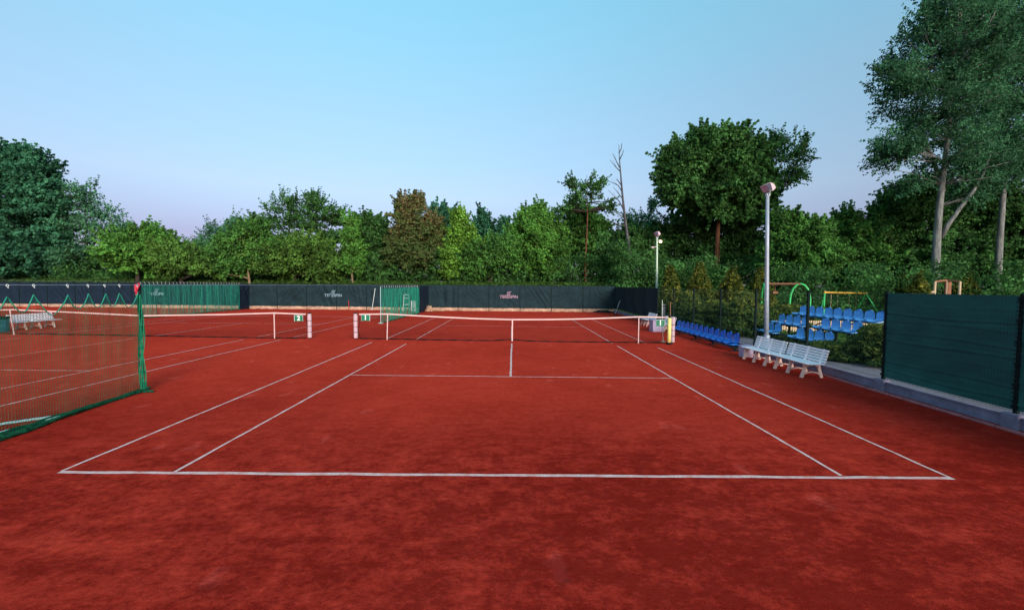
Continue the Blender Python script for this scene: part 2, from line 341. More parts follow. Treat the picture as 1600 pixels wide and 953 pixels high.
# ------------------------------------------------------------------ tennis nets
def smooth(t): return t * t * (3 - 2 * t)
def tennis_net(label, P, heights, sag, sticks, strap, seed, right_yellow, left_visible=True):
    """P: list of (x,y) of left post, right post; heights along the band"""
    A, B = Vector(P[0]), Vector(P[1]); ln = (B - A).length; dirv = (B - A) / ln
    t = thing('tennis_net', label, 'tennis net', (A.x, A.y, 0), math.atan2(dirv.y, dirv.x), 'nets across the clay courts')
    def interp(tab, x):
        for (x0, h0), (x1, h1) in zip(tab, tab[1:]):
            if x <= x1: k = (x - x0) / (x1 - x0); return h0 + (h1 - h0) * k
        return tab[-1][1]
    top = lambda x: interp(heights, x); bot = lambda x: interp(sag, x)
    x0, x1 = .16, ln - .16
    nt = MB(); n_ = int((x1 - x0) / .045)
    bow = lambda x, z: .035 * math.sin(x * 1.3 + seed) * math.sin(math.pi * min(1, max(0, z)))
    for i in range(n_ + 1):
        x = x0 + (x1 - x0) * i / n_; zb, zt = bot(x), top(x) - .05
        pts = [(x + .01 * math.sin(k * 1.7 + i * .3), bow(x, zb + (zt - zb) * k / 4), zb + (zt - zb) * k / 4) for k in range(5)]
        nt.tube(pts, .0016, 3, False)
    for k in range(1, 20):
        pts = []
        for i in range(0, 49):
            x = x0 + (x1 - x0) * i / 48; zb, zt = bot(x), top(x) - .05; z = zb + (zt - zb) * k / 20
            pts.append((x, bow(x, z), z))
        nt.tube(pts, .0016, 3, False)
    obj('netting', nt, M['black'], t)
    bd = MB(); N = 64
    for i in range(N):
        xa, xb = x0 + (x1 - x0) * i / N, x0 + (x1 - x0) * (i + 1) / N
        za, zb_ = top(xa), top(xb); th = .014
        bd.add([(xa, -th, za - .052), (xb, -th, zb_ - .052), (xb, -th, zb_), (xa, -th, za), (xa, th, za - .052), (xb, th, zb_ - .052), (xb, th, zb_), (xa, th, za)],
               [(0, 1, 2, 3), (7, 6, 5, 4), (3, 2, 6, 7), (4, 5, 1, 0)])
    obj('headband', bd, M['band'], t)
    rp = MB(); pts = [(x0 + (x1 - x0) * i / 60, 0, max(.022, bot(x0 + (x1 - x0) * i / 60))) for i in range(61)]
    rp.tube(pts, [.020 + .008 * math.sin(i * 2.1) for i in range(61)], 5)
    obj('bottom_rope', rp, M['black'], t)
    sr = MB(); sr2 = MB(); sr.tube([(x0 - .0, 0, top(x0) - .02), (x0 + .02, 0, .7), (x0 - .05, 0, .42), (x0 + .0, 0, .2), (x0 + .03, 0, .03)], .013, 5)
    sr2.tube([(x1 - .02, 0, top(x1) - .02), (x1 + .02, 0, .8), (x1 + .07, 0, .5), (x1 + .1, 0, .04)], .013, 5)
    sr2.tube([(x1, 0, top(x1) - .03), (ln, 0, heights[-1][1] - .02)], .008, 5); sr.tube([(x0, 0, top(x0) - .03), (0, 0, heights[0][1] - .02)], .008, 5)
    obj('side_rope', sr, M['black'], t); obj('side_rope', sr2, M['black'], t)
    for sx, lean in sticks:
        s_ = MB(); s_.box((0, 0, .54), (.034, .03, 1.10)); o = obj('singles_stick', s_, M['band'], t, loc=(sx, -.035, 0)); o.rotation_euler = (0, lean, 0)
    cs = MB(); cs.box((0, -.02, top(strap) / 2 + .01), (.048, .012, top(strap) - .02)); obj('centre_strap', cs, M['band'], t, loc=(strap, -.01, 0))
    for k, x in enumerate((0, ln)):
        h = heights[0][1] if k == 0 else heights[-1][1]
        p = MB(); p.lathe((x, 0, 0), [(.045, 0), (.045, h + .02), (.05, h + .02), (.05, h + .05), (.03, h + .06)], 12); po = obj('net_post', p, M['darkmetal'], t)
        q = MB(); prof = [(.062, .05), (.078, .07)]
        for j in range(4):
            z0 = .08 + j * .235; prof += [(.080, z0), (.083, z0 + .11), (.080, z0 + .215), (.072, z0 + .225)]
        prof += [(.08, h - .02), (.05, h + .0)]
        q.lathe((x, 0, 0), prof, 14); obj('post_pad', q, M['pad'], po)
        for j in range(3): sp = MB(); sp.lathe((x, 0, .305 + j * .235), [(.084, -.010), (.085, .010)], 14); obj('pad_strap', sp, M['mat'], po)
    return t
net1 = tennis_net('black tennis net on the nearer court, between the white padded post and the yellow post', [(-6.58, .46), (6.56, -.18)],
                  [(0, 1.085), (1.38, 1.115), (2.6, 1.055), (3.8, 1.005), (5.2, .958), (6.63, .935), (8.1, .955), (9.5, .995), (10.7, 1.05), (11.78, 1.105), (13.2, 1.09)],
                  [(0, .05), (2, .04), (5.6, .015), (6.63, .09), (7.6, .015), (11, .03), (13.2, .05)], ((1.36, .03), (11.78, 0)), 6.63, 0, True)
net2 = tennis_net('black tennis net across the left court, partly behind the green net curtain', [(-23.4, 1.35), (-8.54, .49)],
                  [(0, 1.08), (1.35, 1.13), (3, 1.08), (7.4, .93), (11, 1.02), (13.36, 1.11), (14.9, 1.07)],
                  [(0, .05), (7.0, .04), (13, .02), (14.9, .05)], ((1.4, -.12), (13.36, 0)), 7.35, 2, False)
# yellow padded post standing beside the right net post, with two thin rods behind
t = thing('padded_post', 'yellow padded post with black base at the right end of the nearer net', 'post', (6.33, -.42, 0))
p = MB(); p.lathe((0, 0, 0), [(.075, 0), (.10, .01), (.10, .05), (.06, .07), (.045, .08), (.045, 1.14), (.03, 1.15)], 14); obj('base_and_core', p, M['black'], t)
p = MB(); p.lathe((0, 0, 0), [(.05, .075), (.072, .09), (.075, .5), (.072, 1.05), (.05, 1.07)], 16); obj('pad', p, M['yellow_pad'], t, True)
for (x, y, z1, mt, lab) in ((6.38, .35, 1.75, 'palegreen', 'thin pale green rod standing behind the yellow padded post'), (6.72, .35, 1.68, 'brown', 'thin brown rod standing behind the white post pad at the right of the net')):
    r_ = MB(); r_.tube([(0, 0, 0), (-.06, 0, z1 * .5), (-.08, 0, z1)], .014, 6); r_.lathe((0, 0, 0), [(.09, 0), (.09, .02), (.02, .03)], 10)
    tag(obj('rod', r_, M[mt], None, loc=(x, y, .002)), lab, 'pole')
def number_sign(num, x, y, z, label, flap):
    t = thing('court_number_sign', label, 'sign', (x, y, z), 0, 'green court number signs hung on the nets')
    a = MB(); a.bbox((0, 0, 0), (.34, .018, .25), .004); obj('plate', a, M['sign'], t)
    e = MB(); e.box((flap * .178, 0, 0), (.018, .022, .25)); e.box((0, 0, .131), (.36, .022, .012)); e.box((-flap * .174, 0, 0), (.007, .02, .25)); obj('edge', e, M['rope'], t)
    o = put('numeral', text_mesh('numeral', num, .27, M['signwhite'], .008), t, (0, -.014, 0))
    return t
number_sign('2', -8.95, .40, .88, 'green number 2 sign hung near the right end of the left court net', -1)
number_sign('1', -6.13, .38, .92, 'green number 1 sign hung beside the left white padded post', 1)
number_sign('1', 6.02, -.26, .84, 'green number 1 sign hung on the net beside the yellow post', 1)

# ------------------------------------------------------------------ back fence with windscreens
def cloth_panel(w, h, seed, strength=1.0, nu=34, nv=18):
    rnd = random.Random(seed); folds = [(rnd.uniform(-.5, 1.1), rnd.uniform(-1.4, 1.4), rnd.uniform(6, 16), rnd.uniform(.020, .055) * strength, rnd.uniform(0, 6)) for _ in range(3)]
    cx, cz = rnd.uniform(.1, .9), 1.0; sw = rnd.uniform(.3, 1.0) * strength
    def fn(u, v):
        x, z = u * w, v * h; d = .025 * math.sin(math.pi * u) * math.sin(math.pi * v)
        for a, k, fr, am, ph in folds:
            q = x + (h - z) * k; env = math.exp(-((q - a * w) / (.35 * w)) ** 2) * (.25 + .75 * math.sin(math.pi * v))
            d += am * math.sin(q * fr + ph) * env
        rr = math.hypot(x - cx * w, (z - cz * h)); d += .035 * sw * math.sin(rr * 17) * math.exp(-((rr - .9) / .7) ** 2)
        edge = min(1, 8 * u, 8 * (1 - u))
        return (x, -d * edge, z + (.02 * math.sin(x * 5 + seed) if v == 0 else 0))
    m = MB(); m.grid(fn, nu, nv)
    b = len(m.v); vs = [(x, y + .006, z) for x, y, z in m.v]; m.add(vs, [tuple(reversed(f)) for f in m.f])
    return m
bf = thing('back_fence', 'dark navy windscreen fence along the far end of the courts', 'fence', (9.05, 19.4, 0), math.pi - math.atan(.0459))
PITCHB = 2.78
nb = 22
HB = 2.28
for i in range(nb):
    # local x runs leftwards in the picture after the half turn; the cloth faces the courts (local +y)
    x = i * PITCHB; right_wide = i < 12
    left = i >= 12
    zf = .30 if not left else .26
    cl = cloth_panel(PITCHB - .03, HB - zf, i + 3, 2.2 if i in (5, 6, 9, 10) else 1.1)
    for k, (a, b_, c_) in enumerate(cl.v): cl.v[k] = (a, -b_, c_)
    cl.f = [tuple(reversed(f)) for f in cl.f]
    o = obj('windscreen_panel', cl, M['screen_left' if left else 'screen'], bf, True, loc=(x + .015, .045, zf))
    for ip, px_, mt in ((3, .9, 'logopink'), (9, .55, 'logo'), (15, .3, 'logo')):
        if ip == i:
            lp = {3: 9.35, 9: 25.3, 15: 42.0}[i] - x - .015
            holder = o
            a = put('lettering', text_mesh('lettering', 'TERESPIN', .36, M[mt], .006), holder, (lp, .085, 1.28 - zf), math.pi)
            me = a.data; xs_ = [v.co.x for v in me.vertices]; kk = 1.62 / (max(xs_) - min(xs_))
            for v in me.vertices: v.co.x *= kk
            e = MB(); sl = lambda a_, b2: (a_ + b2 * .45, b2)
            for poly in ([(-.22, .03), (-.18, .18), (.25, .18), (.25, .12), (-.11, .12), (-.14, .03)], [(.22, -.03), (.18, -.18), (-.26, -.18), (-.26, -.12), (.11, -.12), (.14, -.03)], [(-.2, .03), (.14, .03), (.2, -.03), (-.14, -.03)]):
                e.prism([sl(q * .75, w_ * .8) for q, w_ in poly], -.003, .003)
            obj('emblem', e, M[mt], holder, loc=(lp, .085, 1.60 - zf), rz=math.pi)
    ps = MB(); ps.bbox((0, 0, HB / 2), (.05, .05, HB + .02), .006); obj('fence_post', ps, M['darkmetal'], bf, loc=(x, .055, 0))
    rnd = random.Random(i * 7); pb = MB(); n_ = 7
    for k in range(n_):
        w_ = (PITCHB - .06) / n_; pb.bbox((.03 + w_ * (k + .5), .06 + rnd.uniform(-.008, .008), .135 + rnd.uniform(-.012, .015)), (w_ - .006, .05, .27 + rnd.uniform(-.02, .02)), .008)
    obj('plinth_board', pb, M['beige'], bf, loc=(x, 0, 0))
rl = MB(); rl.tube([(0, .0, HB + .01), (nb * PITCHB, 0, HB + .01)], .02, 6); obj('top_rail', rl, M['darkmetal'], bf)

# wing screens standing out from the back fence where the divider curtains tie on
def wing(x, y0, y1, label, seed):
    t = thing('wing_screen', label, 'windscreen', (x, y0, 0), math.pi / 2, 'short dark screens standing out from the back fence')
    obj('cloth', cloth_panel(y1 - y0, 2.18, seed, 1.4, 20, 16), M['screen_left'], t, True, loc=(0, 0, .04))
    for k in (0, y1 - y0):
        a = MB(); a.tube([(k, .03, 0), (k, .03, 2.28)], .025, 8); obj('post', a, M['darkmetal'], t)
wing(-7.48, 16.2, 20.0, 'short dark screen standing out from the back fence beside the far green curtain', 71)
wing(-24.05, 19.3, 20.7, 'short dark screen at the end of the leftmost green curtain', 72)

# ------------------------------------------------------------------ side fence on the right
PY = [-15.1, -12.56, -10.04, -7.52, -4.97, -2.34, .22, 2.87, 5.5, 8.06, 10.6, 13.2, 15.9, 19.35]
HS = 2.22
sf = thing('side_fence', 'dark green wire panel fence with concrete plinth along the right side', 'fence', (fx(0), 0, 0), -math.atan(.0195))
# local frame: y along the fence, x across (positive away from the courts)
for i, y in enumerate(PY):
    a = MB(); a.bbox((0, 0, HS / 2 + .10), (.065, .065, HS - .14), .008)
    if y < 9:
        for k in range(6): a.box((-.04, 0, .35 + k * .36), (.02, .08, .03))
    obj('fence_post', a, M['darkmetal'], sf, loc=(0, y, 0))
    a = MB(); a.bbox((0, 0, .115), (.16, .26, .27), .012); obj('post_base', a, M['concrete'], sf, loc=(-.03, y, 0))
    if i == len(PY) - 1: break
    w_ = PY[i + 1] - y - .26
    a = MB(); a.box((0, 0, .105), (.045, w_, .21)); a.box((-.012, 0, .20), (.06, w_, .028)); a.box((-.01, 0, .02), (.055, w_, .04)); obj('plinth_board', a, M['concrete'], sf, loc=(-.03, y + (PY[i + 1] - y) / 2, 0))
    a = MB(); w2 = PY[i + 1] - y - .07; n_ = int(w2 / .05)
    for k in range(n_ + 1): a.tube([(0, -w2 / 2 + w2 * k / n_, .27), (0, -w2 / 2 + w2 * k / n_, HS + .01)], .0013, 3, False)
    for k in range(11): z = .28 + k * .193; a.tube([(-.006, -w2 / 2, z), (-.006, w2 / 2, z)], .0018, 3, False); a.tube([(.006, -w2 / 2, z), (.006, w2 / 2, z)], .0018, 3, False)
    obj('wire_panel', a, M['wire'], sf, loc=(0, y + (PY[i + 1] - y) / 2, 0))
def strap_screen(y, w_, mat, seed, z0=.37, sag=0, dark=True):
    rnd = random.Random(seed)
    cr = [(z0 + (HS - z0) * (k + rnd.uniform(-.35, .35)) / 9, rnd.uniform(.002, .011), rnd.uniform(0, 6)) for k in range(9)]
    def fn(u, v):
        yy = u * w_; zb = z0 - .07 * (1 - u) * sag; z = zb + (HS - .005 - zb) * v
        d = .010 * math.sin(math.pi * u)
        for zc, am, ph in cr:
            q = z - zc - .02 * math.sin(yy * 2.2 + ph) - .03 * u; d += am * math.exp(-(q / .018) ** 2) - am * .8 * math.exp(-((q + .035) / .02) ** 2)
        d += .004 * math.sin(yy * 9 + z * 2)
        return (-.022 - d, yy, z)
    m = MB(); m.grid(fn, 50, 90); m.f = [tuple(reversed(f)) for f in m.f]
    vs = [(x + .004, y_, z) for x, y_, z in m.v]; m.add(vs, [tuple(reversed(f)) for f in m.f]); return m
M['screen_green'] = None
def green_screen_material():
    m, n, l, b = base_mat('dark_green_windbreak_cloth', .8, .2)
    f = noise(n, l, 1.3, 8, .68, stretch=(1, .5, 1.3)); fi = noise(n, l, 140, 2, .5)
    c = cramp(n, l, f, [(.32, (.010, .050, .050)), (.5, (.014, .085, .078)), (.72, (.022, .14, .12))])
    w = n.new('ShaderNodeTexWave'); w.bands_direction = 'Y'; w.inputs['Scale'].default_value = 6.3; t = n.new('ShaderNodeTexCoord'); l.new(t.outputs['Object'], w.inputs[0])
    c = mixc(n, l, .22, c, cramp(n, l, w.outputs['Fac'], [(.0, (.006, .03, .03)), (.3, (.02, .10, .09))]))
    l.new(c, b.inputs['Base Color']); bump(n, l, b, fi, .3, .004); return m
M['screen_green'] = green_screen_material()
for i, (a_, b2) in enumerate(((-15.1, -12.56), (-12.56, -10.04), (-10.04, -7.52))):
    obj('windscreen_panel', strap_screen(a_, b2 - a_ - .06, None, 5 + i, .305, 0), M['screen_green'], sf, True, loc=(0, a_ + .03, 0))
    ti = MB()
    for k in range(26): ti.box((-.045, 0, .38 + k * .072), (.012, .09, .014))
    if i: tag(obj('lacing', ti, M['black'], sf, loc=(0, b2, 0)), kind='stuff')
for i, (a_, b2) in enumerate(((8.06, 10.6), (10.6, 13.2), (13.2, 15.9), (15.9, 19.35))):
    obj('windscreen_panel', strap_screen(a_, b2 - a_ - .04, None, 25 + i, .34, 0), M['screen'], sf, True, loc=(0, a_ + .02, 0))

# ------------------------------------------------------------------ divider net curtains
def net_curtain(t, path, n_v, ztop, zbot, cell, r_, mat, wob=.03, seed=0, nz=12):
    """path(u)->(x,y); vertical and horizontal cords as thin tubes"""
    m = MB(); rnd = random.Random(seed)
    def pt(u, v):
        x, y = path(u); zt, zb = ztop(u), zbot(u); z = zb + (zt - zb) * v
        k = wob * math.sin(u * 55 + 2.2 * v + seed) * (1 - .3 * v) + wob * .6 * math.sin(u * 131 - v * 3)
        return (x + k, y + .4 * k, z + .016 * math.sin(u * 62 + v * 4) * (1 - v) + .010 * math.sin(u * 151 + v * 9))
    for i in range(n_v + 1):
        u = i / n_v; m.tube([pt(u, k / nz) for k in range(nz + 1)], r_, 3, False)
    nh = int(2.1 / cell); seg = n_v // 2
    for k in range(nh + 1):
        m.tube([pt(i / seg, k / nh) for i in range(seg + 1)], r_, 3, False)
    obj('netting', m, M[mat], t); return pt
cab = MB(); cab.tube([(-7.5, -16.5, 2.31), (-7.7, -10, 2.285), (-7.88, -8.1, 2.285), (-7.9, 0, 2.28), (-7.75, 7.7, 2.27), (-7.5, 16.2, 2.29)], .0045, 5)
tag(obj('net_cable', cab, M['galv']), 'thin steel cable carrying the green curtains between the two courts', 'cable')
RY = [-16.0, -15.0, -14.0, -12.85, -11.75, -10.62, -10.26, -9.72, -9.31, -8.96, -8.62, -8.2]
dn = thing('divider_net', 'near green net curtain sagging in scallops between the two courts, left side', 'net', (0, 0, 0), 0, 'green net curtains dividing the courts')
hooks = [-16.0, -15.0, -14.0, -12.9, -11.6, -10.64, -10.26, -9.70, -9.31, -8.96, -8.62, -8.17]
xline = lambda y: -7.88 + (-8.15 - y) * .12 if y > -11 else -7.54 + (-11 - y) * .03
def near_path(u): y = -16 + u * 7.83; return (xline(y), y)
def near_top(u):
    y = -16 + u * 7.83
    for a, b_ in zip(hooks, hooks[1:]):
        if a <= y <= b_ + 1e-6:
            k = (y - a) / (b_ - a); dep = .14 + .36 * (b_ - a); return 2.13 - dep * (1 - abs(2 * k - 1) ** 1.75)
    return 2.13
near_pt = net_curtain(dn, near_path, 190, near_top, lambda u: .04, .045, .0023, 'netcord', .010, 1, 24)
tp = MB(); tp.tube([near_pt(i / 240, 1) for i in range(241)], .009, 5); obj('top_cord', tp, M['netgreen'], dn)
for y in hooks:
    rg = MB(); q = [(0, .016 * math.cos(a * math.pi / 4), .016 * math.sin(a * math.pi / 4)) for a in range(9)]; rg.tube(q, .0065, 5, False)
    rg.tube([(0, 0, -.02), (.008, .006, -.04)], .006, 4)
    obj('hook', rg, M['rope'], dn, loc=(xline(y), y, 2.28))
hm = MB(); rnd = random.Random(5)
for j in range(7):
    pts = []; ph = rnd.uniform(0, 6)
    for i in range(90):
        y = -16 + i / 89 * 8.0; k = .05 + .05 * math.sin(y * 1.7 + 1)
        pts.append((xline(y) + math.sin(y * 2.6 + ph) * k + rnd.uniform(-.015, .015), y, .022 + .02 * (1 + math.sin(y * 4 + ph * 2))))
    hm.tube(pts, [.020 + .012 * rnd.random() for _ in pts], 5)
obj('gathered_hem', hm, M['netdark'], dn)
eb = MB()
for j in range(9):
    a = j * .7; q = []
    for k in range(14):
        z = .03 + k / 13 * 2.05; rr = .035 + .025 * math.sin(z * 5 + j); q.append((-7.88 + rr * math.cos(a + z), -8.12 + rr * math.sin(a + z), z))
    eb.tube(q, .013, 4)
obj('gathered_end', eb, M['netgathered'], dn)
ep = MB(); ep.tube([(-7.93, -8.06, 0), (-7.92, -8.06, 2.3)], .022, 8); obj('end_pole', ep, M['darkmetal'], dn)
rb = MB(); rb.grid(lambda u, v: (-7.93 + .05 * math.sin(v * 5) + .035 * (u - .5), -8.12 + .03 * math.cos(v * 7), 2.33 - v * .26), 3, 10); rb.box((-7.95, -8.11, 2.22), (.05, .05, .16), .4); obj('tie_ribbon', rb, M['red'], dn)
# flattened piece of net lying past the pole
fl = MB()
for j in range(5): fl.tube([(-7.9 + .05 * k + .01 * j, -8.1 + .02 * math.sin(k + j) - .025 * j, .018) for k in range(6)], .016, 4)
obj('loose_end', fl, M['netdark'], dn)
hs = MB(); pts = []
for k in range(60):
    a = k / 59 * 2 * math.pi * .95 + .2; e1, e2 = 1.0 * math.cos(a), .27 * math.sin(a)
    pts.append((-8.15 + e1 * .42 + e2 * .90, -10.75 + e1 * .90 - e2 * .42, .035 + .012 * math.sin(a * 3)))
hs.tube(pts, .022, 7); tag(obj('hose', hs, M['hose'], None, True), 'pale teal hose looped on the clay at the foot of the near green curtain', 'hose')

def far_curtain(label, x0, y0, x1, y1, seed, hooks_n, ztop=2.26, n_v=300):
    t = thing('divider_net', label, 'net', (0, 0, 0), 0, 'green net curtains dividing the courts')
    path = lambda u: (x0 + (x1 - x0) * u, y0 + (y1 - y0) * u)
    def top(u): k = (u * hooks_n) % 1; return ztop - .12 - .09 * math.sin(math.pi * k)
    pt = net_curtain(t, path, n_v, top, lambda u: .02, .045, .0036, 'netgreen', .05, seed, 8)
    s_ = MB()
    for k in range(hooks_n + 1):
        x, y = path(k / hooks_n); s_.tube([(x, y, ztop), (x + .02, y + .03, ztop - .14)], .008, 4)
    obj('hanging_cord', s_, M['rope'], t)
    g_ = MB(); rnd = random.Random(seed)
    for j in range(4): g_.tube([(path(i / 40)[0] + rnd.uniform(-.05, .05), path(i / 40)[1], .03) for i in range(41)], .03, 5)
    obj('gathered_hem', g_, M['netdark'], t)
    g_ = MB()
    for k in range(int(hooks_n * 1.4)):      # bunched pleats
        u = rnd.random(); x, y = path(u); g_.tube([(x, y, .05), (x + .03, y, 1.1), (x, y + .02, top(u))], .010, 4)
    obj('pleat', g_, M['netgreen'], t)
    return t
far_curtain('far green net curtain in front of the white chair, between the two courts', -7.78, 7.75, -7.5, 16.2, 3, 20, 2.26, 300)
far_curtain('leftmost green net curtain hanging over the far left fence logo', -24.0, 9.7, -24.0, 19.3, 9, 30, 2.38, 340)
cb2 = MB(); cb2.tube([(-24, -10, 2.4), (-24, 20, 2.39)], .0045, 4); tag(obj('net_cable', cb2, M['galv']), 'thin steel cable above the leftmost green curtain', 'cable')
pl = MB(); pl.tube([(0, 0, 0), (0, 0, 2.2)], .018, 8); pl.lathe((0, 0, 0), [(.16, 0), (.16, .03), (.04, .05)], 12)
tag(obj('curtain_pole', pl, M['hose'], None, loc=(-7.84, 7.68, 0)), 'pale pole at the near edge of the far middle curtain', 'pole')

# ------------------------------------------------------------------ benches and seats
def bench_parts(length, frames):
    """a garden bench facing -x, length along y, origin at ground under the middle of the seat"""
    parts = []
    for fyy in frames:
        m = MB()
        def arm(pts, w_=.055, th=.042):
            for (a, b_) in zip(pts, pts[1:]):
                d = (Vector(b_) - Vector(a)); nrm = Vector((-d.y, d.x)).normalized() * w_ / 2
                m.prism([(a[0] - nrm.x, a[1] - nrm.y), (b_[0] - nrm.x, b_[1] - nrm.y), (b_[0] + nrm.x, b_[1] + nrm.y), (a[0] + nrm.x, a[1] + nrm.y)], -th / 2, th / 2)
        arm([(-.27, .0), (-.235, .12), (-.19, .26), (-.17, .40)], .075)
        arm([(.24, .0), (.205, .14), (.17, .28), (.15, .41)], .07)
        arm([(-.235, .10), (-.12, .155), (0, .17), (.10, .155), (.205, .10)], .035)
        arm([(-.18, .33), (-.09, .375), (0, .385), (.08, .375), (.155, .33)], .04)
        arm([(-.24, .41), (.18, .41)], .035)
        parts.append(('leg_frame', m, 'cream', (0, fyy, 0), False))
        b_ = MB()
        for (a, c) in (((.16, .42), (.215, .62)), ((.215, .62), (.275, .85))):
            b_.prism([(a[0], a[1]), (c[0], c[1]), (c[0] + .022, c[1]), (a[0] + .022, a[1])], -.028, .028)
        parts.append(('back_strut', b_, 'white', (0, fyy, 0), False))
    for k in range(5):
        m = MB(); m.bbox((-.235 + k * .094, 0, .437 - (.006 if k else .0)), (.082, length, .024), .006); parts.append(('seat_slat', m, 'white', (0, 0, 0), False))
    for k in range(5):
        z = .505 + k * .078; x = .178 + (z - .42) * .235
        m = MB(); m.box((x - .012, 0, z), (.020, length, .062), 0, 0, .24); parts.append(('back_slat', m, 'white', (0, 0, 0), False))
    return parts
def make_bench(label, loc, rz, length=1.52, frames=(-.56, 0, .56)):
    t = thing('garden_bench', label, 'bench', loc, rz, 'white slatted garden benches beside the courts')
    for nm, m, mt, l_, _ in bench_parts(length, frames): obj(nm, m, M[mt], t, loc=l_)
    t.scale = (1, 1, .87)
    return t
sk = -math.atan(.0195)
bench0 = make_bench('white slatted bench nearest the dark green windscreen panel', (7.80, -5.74, 0), sk)
dup(bench0, (7.78, -4.20, 0), sk, 'white slatted bench in the right pair, the one nearer the blue seats')
dup(bench0, (8.06, 7.35, 0), sk, 'white slatted bench behind the lilac box near the right corner screen')
dup(bench0, (8.10, 4.72, 0), sk, 'white slatted bench just behind the yellow and white net posts')
make_bench('white slatted bench beside the drum bin on the far left, seen through the net curtain', (-23.95, 3.75, 0), math.pi, 1.95, (-.62, 0, .62))

def seat_mesh(name, mat):
    m = MB(); W2 = .215
    prof = [(-.22, -.035), (-.215, .0), (-.15, .012), (0, .0), (.10, .005), (.155, .035), (.185, .10), (.20, .20), (.215, .30), (.226, .375)]
    def fn(u, v):
        k = v * (len(prof) - 1); i = min(int(k), len(prof) - 2); f = k - i
        x = prof[i][0] * (1 - f) + prof[i + 1][0] * f; z = prof[i][1] * (1 - f) + prof[i + 1][1] * f
        s_ = 2 * u - 1; back = max(0, (v - .55) / .45)
        wid = W2 * (1 - .03 * back) * (1 if back < .5 else math.sqrt(max(.0, 1 - ((back - .5) / .515) ** 2)))
        x -= .045 * s_ * s_ * min(1, back * 1.6); z += .028 * s_ ** 2 * (1 - back) - (.02 * s_ ** 2 if back > .8 else 0)
        return (x, s_ * wid, z)
    m.grid(fn, 8, 18); n0 = len(m.f)
    vs = [(x + .012, y, z - .012) for x, y, z in m.v]; m.add(vs, [tuple(reversed(f)) for f in m.f])
    m.box((0, 0, -.05), (.30, .30, .05))
    return m.mesh(name, mat, True)
seat_blue = seat_mesh('seat', M['blue']); seat_pale = seat_mesh('seat', M['lightblue'])
def seat_row(label, x, ys_, z, me, slope=0.0, legs=None, group='rows of blue plastic seats', rail_ext=.25, leg_x=(-.12,)):
    yc = sum(ys_) / len(ys_)
    t = thing('seat_row', label, 'seats', (x, yc, 0), -slope, group)
    for y in ys_: put('seat', me, t, (0, y - yc, z))
    ya, yb = min(ys_) - yc - rail_ext, max(ys_) - yc + rail_ext
    r_ = MB()
    for xx in (-.10, .08): r_.box((xx, (ya + yb) / 2, z - .085), (.05, yb - ya, .045))
    obj('rail', r_, M['darkmetal'], t)
    for y in (legs if legs is not None else [min(ys_), (min(ys_) + max(ys_)) / 2, max(ys_)]):
        l_ = MB(); l_.box((0, 0, (z - .11) / 2), (.06, .06, z - .11)); l_.box((0, 0, .012), (.36, .09, .024)); l_.box((0, 0, z - .13), (.3, .05, .04)); obj('leg', l_, M['darkmetal'], t, loc=(0, y - yc, 0))
    return t
seat_row('long row of royal blue seats inside the court beside the right fence', 8.16, [-1.80 + .5 * k for k in range(12)], .27, seat_blue, math.atan(.0195), [3.2, 1.3, -.35, -2.05])
seat_row('highest back row of pale blue seats beyond the fence, below the yellow swing bar', 13.0, [14.6 - 16.84 + .492 * k for k in range(9)], 1.14, seat_pale, 0, None)
seat_row('middle row of four pale blue seats beyond the fence on the right of the aisle', 12.2, [-2.2 + .5 * k for k in range(4)], .77, seat_pale)
seat_row('middle row of four pale blue seats just right of the tall floodlight pole', 12.2, [.42 + .5 * k for k in range(4)], .74, seat_pale)
seat_row('lowest row of four pale blue seats just behind the near white benches', 11.4, [-1.95 + .5 * k for k in range(4)], .36, seat_pale)
seat_row('lowest row of three pale blue seats crossed by the tall floodlight pole', 11.4, [.95 + .5 * k for k in range(3)], .39, seat_pale)
gs = thing('grandstand_frame', 'dark steel frame under the tiers of pale blue seats', 'grandstand')
for y in (-2.4, -.9, .4, 1.9):
    a = MB(); a.tube([(11.2, y, .12), (13.3, y, .95)], .03, 6); a.tube([(12.2, y, 0), (12.2, y, .60)], .025, 6); a.tube([(13.1, y, 0), (13.1, y, .98)], .03, 6); obj('support', a, M['darkmetal'], gs)
a = MB(); a.box((11.75, -.2, .27), (.30, 4.6, .03)); a.box((12.62, -.2, .66), (.30, 4.6, .03)); obj('walkway', a, M['mat'], gs)

# ------------------------------------------------------------------ small things by the courts
def box_bin(label, loc, d, mat, rz=0, name='storage_box'):
    t = thing(name, label, 'box', loc, rz)
    a = MB(); x, y, z = d; a.add([(-x * .46, -y * .46, 0), (x * .46, -y * .46, 0), (x * .46, y * .46, 0), (-x * .46, y * .46, 0), (-x / 2, -y / 2, z), (x / 2, -y / 2, z), (x / 2, y / 2, z), (-x / 2, y / 2, z)], [(3, 2, 1, 0), (0, 1, 5, 4), (1, 2, 6, 5), (2, 3, 7, 6), (3, 0, 4, 7), (4, 5, 6, 7)]); obj('body', a, M[mat], t)
    a = MB(); a.bbox((0, 0, z + .02), (x + .03, y + .03, .04), .01); obj('lid', a, M[mat], t); return t
box_bin('lilac grey storage box behind the right end of the nearer net', (7.50, 4.35, 0), (.62, .55, .56), 'lilac', .05)
box_bin('small lilac bin under the end of the white bench beside the blue seats', (7.85, -3.18, 0), (.34, .30, .34), 'lilac', 0, 'small_bin')
t = thing('drum_bin', 'blue green drum bin with a dark liner beside the far left bench', 'bin', (-23.75, 2.15, 0))
a = MB(); a.lathe((0, 0, 0), [(.27, 0), (.29, .02), (.29, .2), (.30, .22), (.29, .24), (.29, .44), (.30, .46), (.29, .48), (.29, .66), (.31, .68)], 20); obj('drum', a, M['binblue'], t, True)
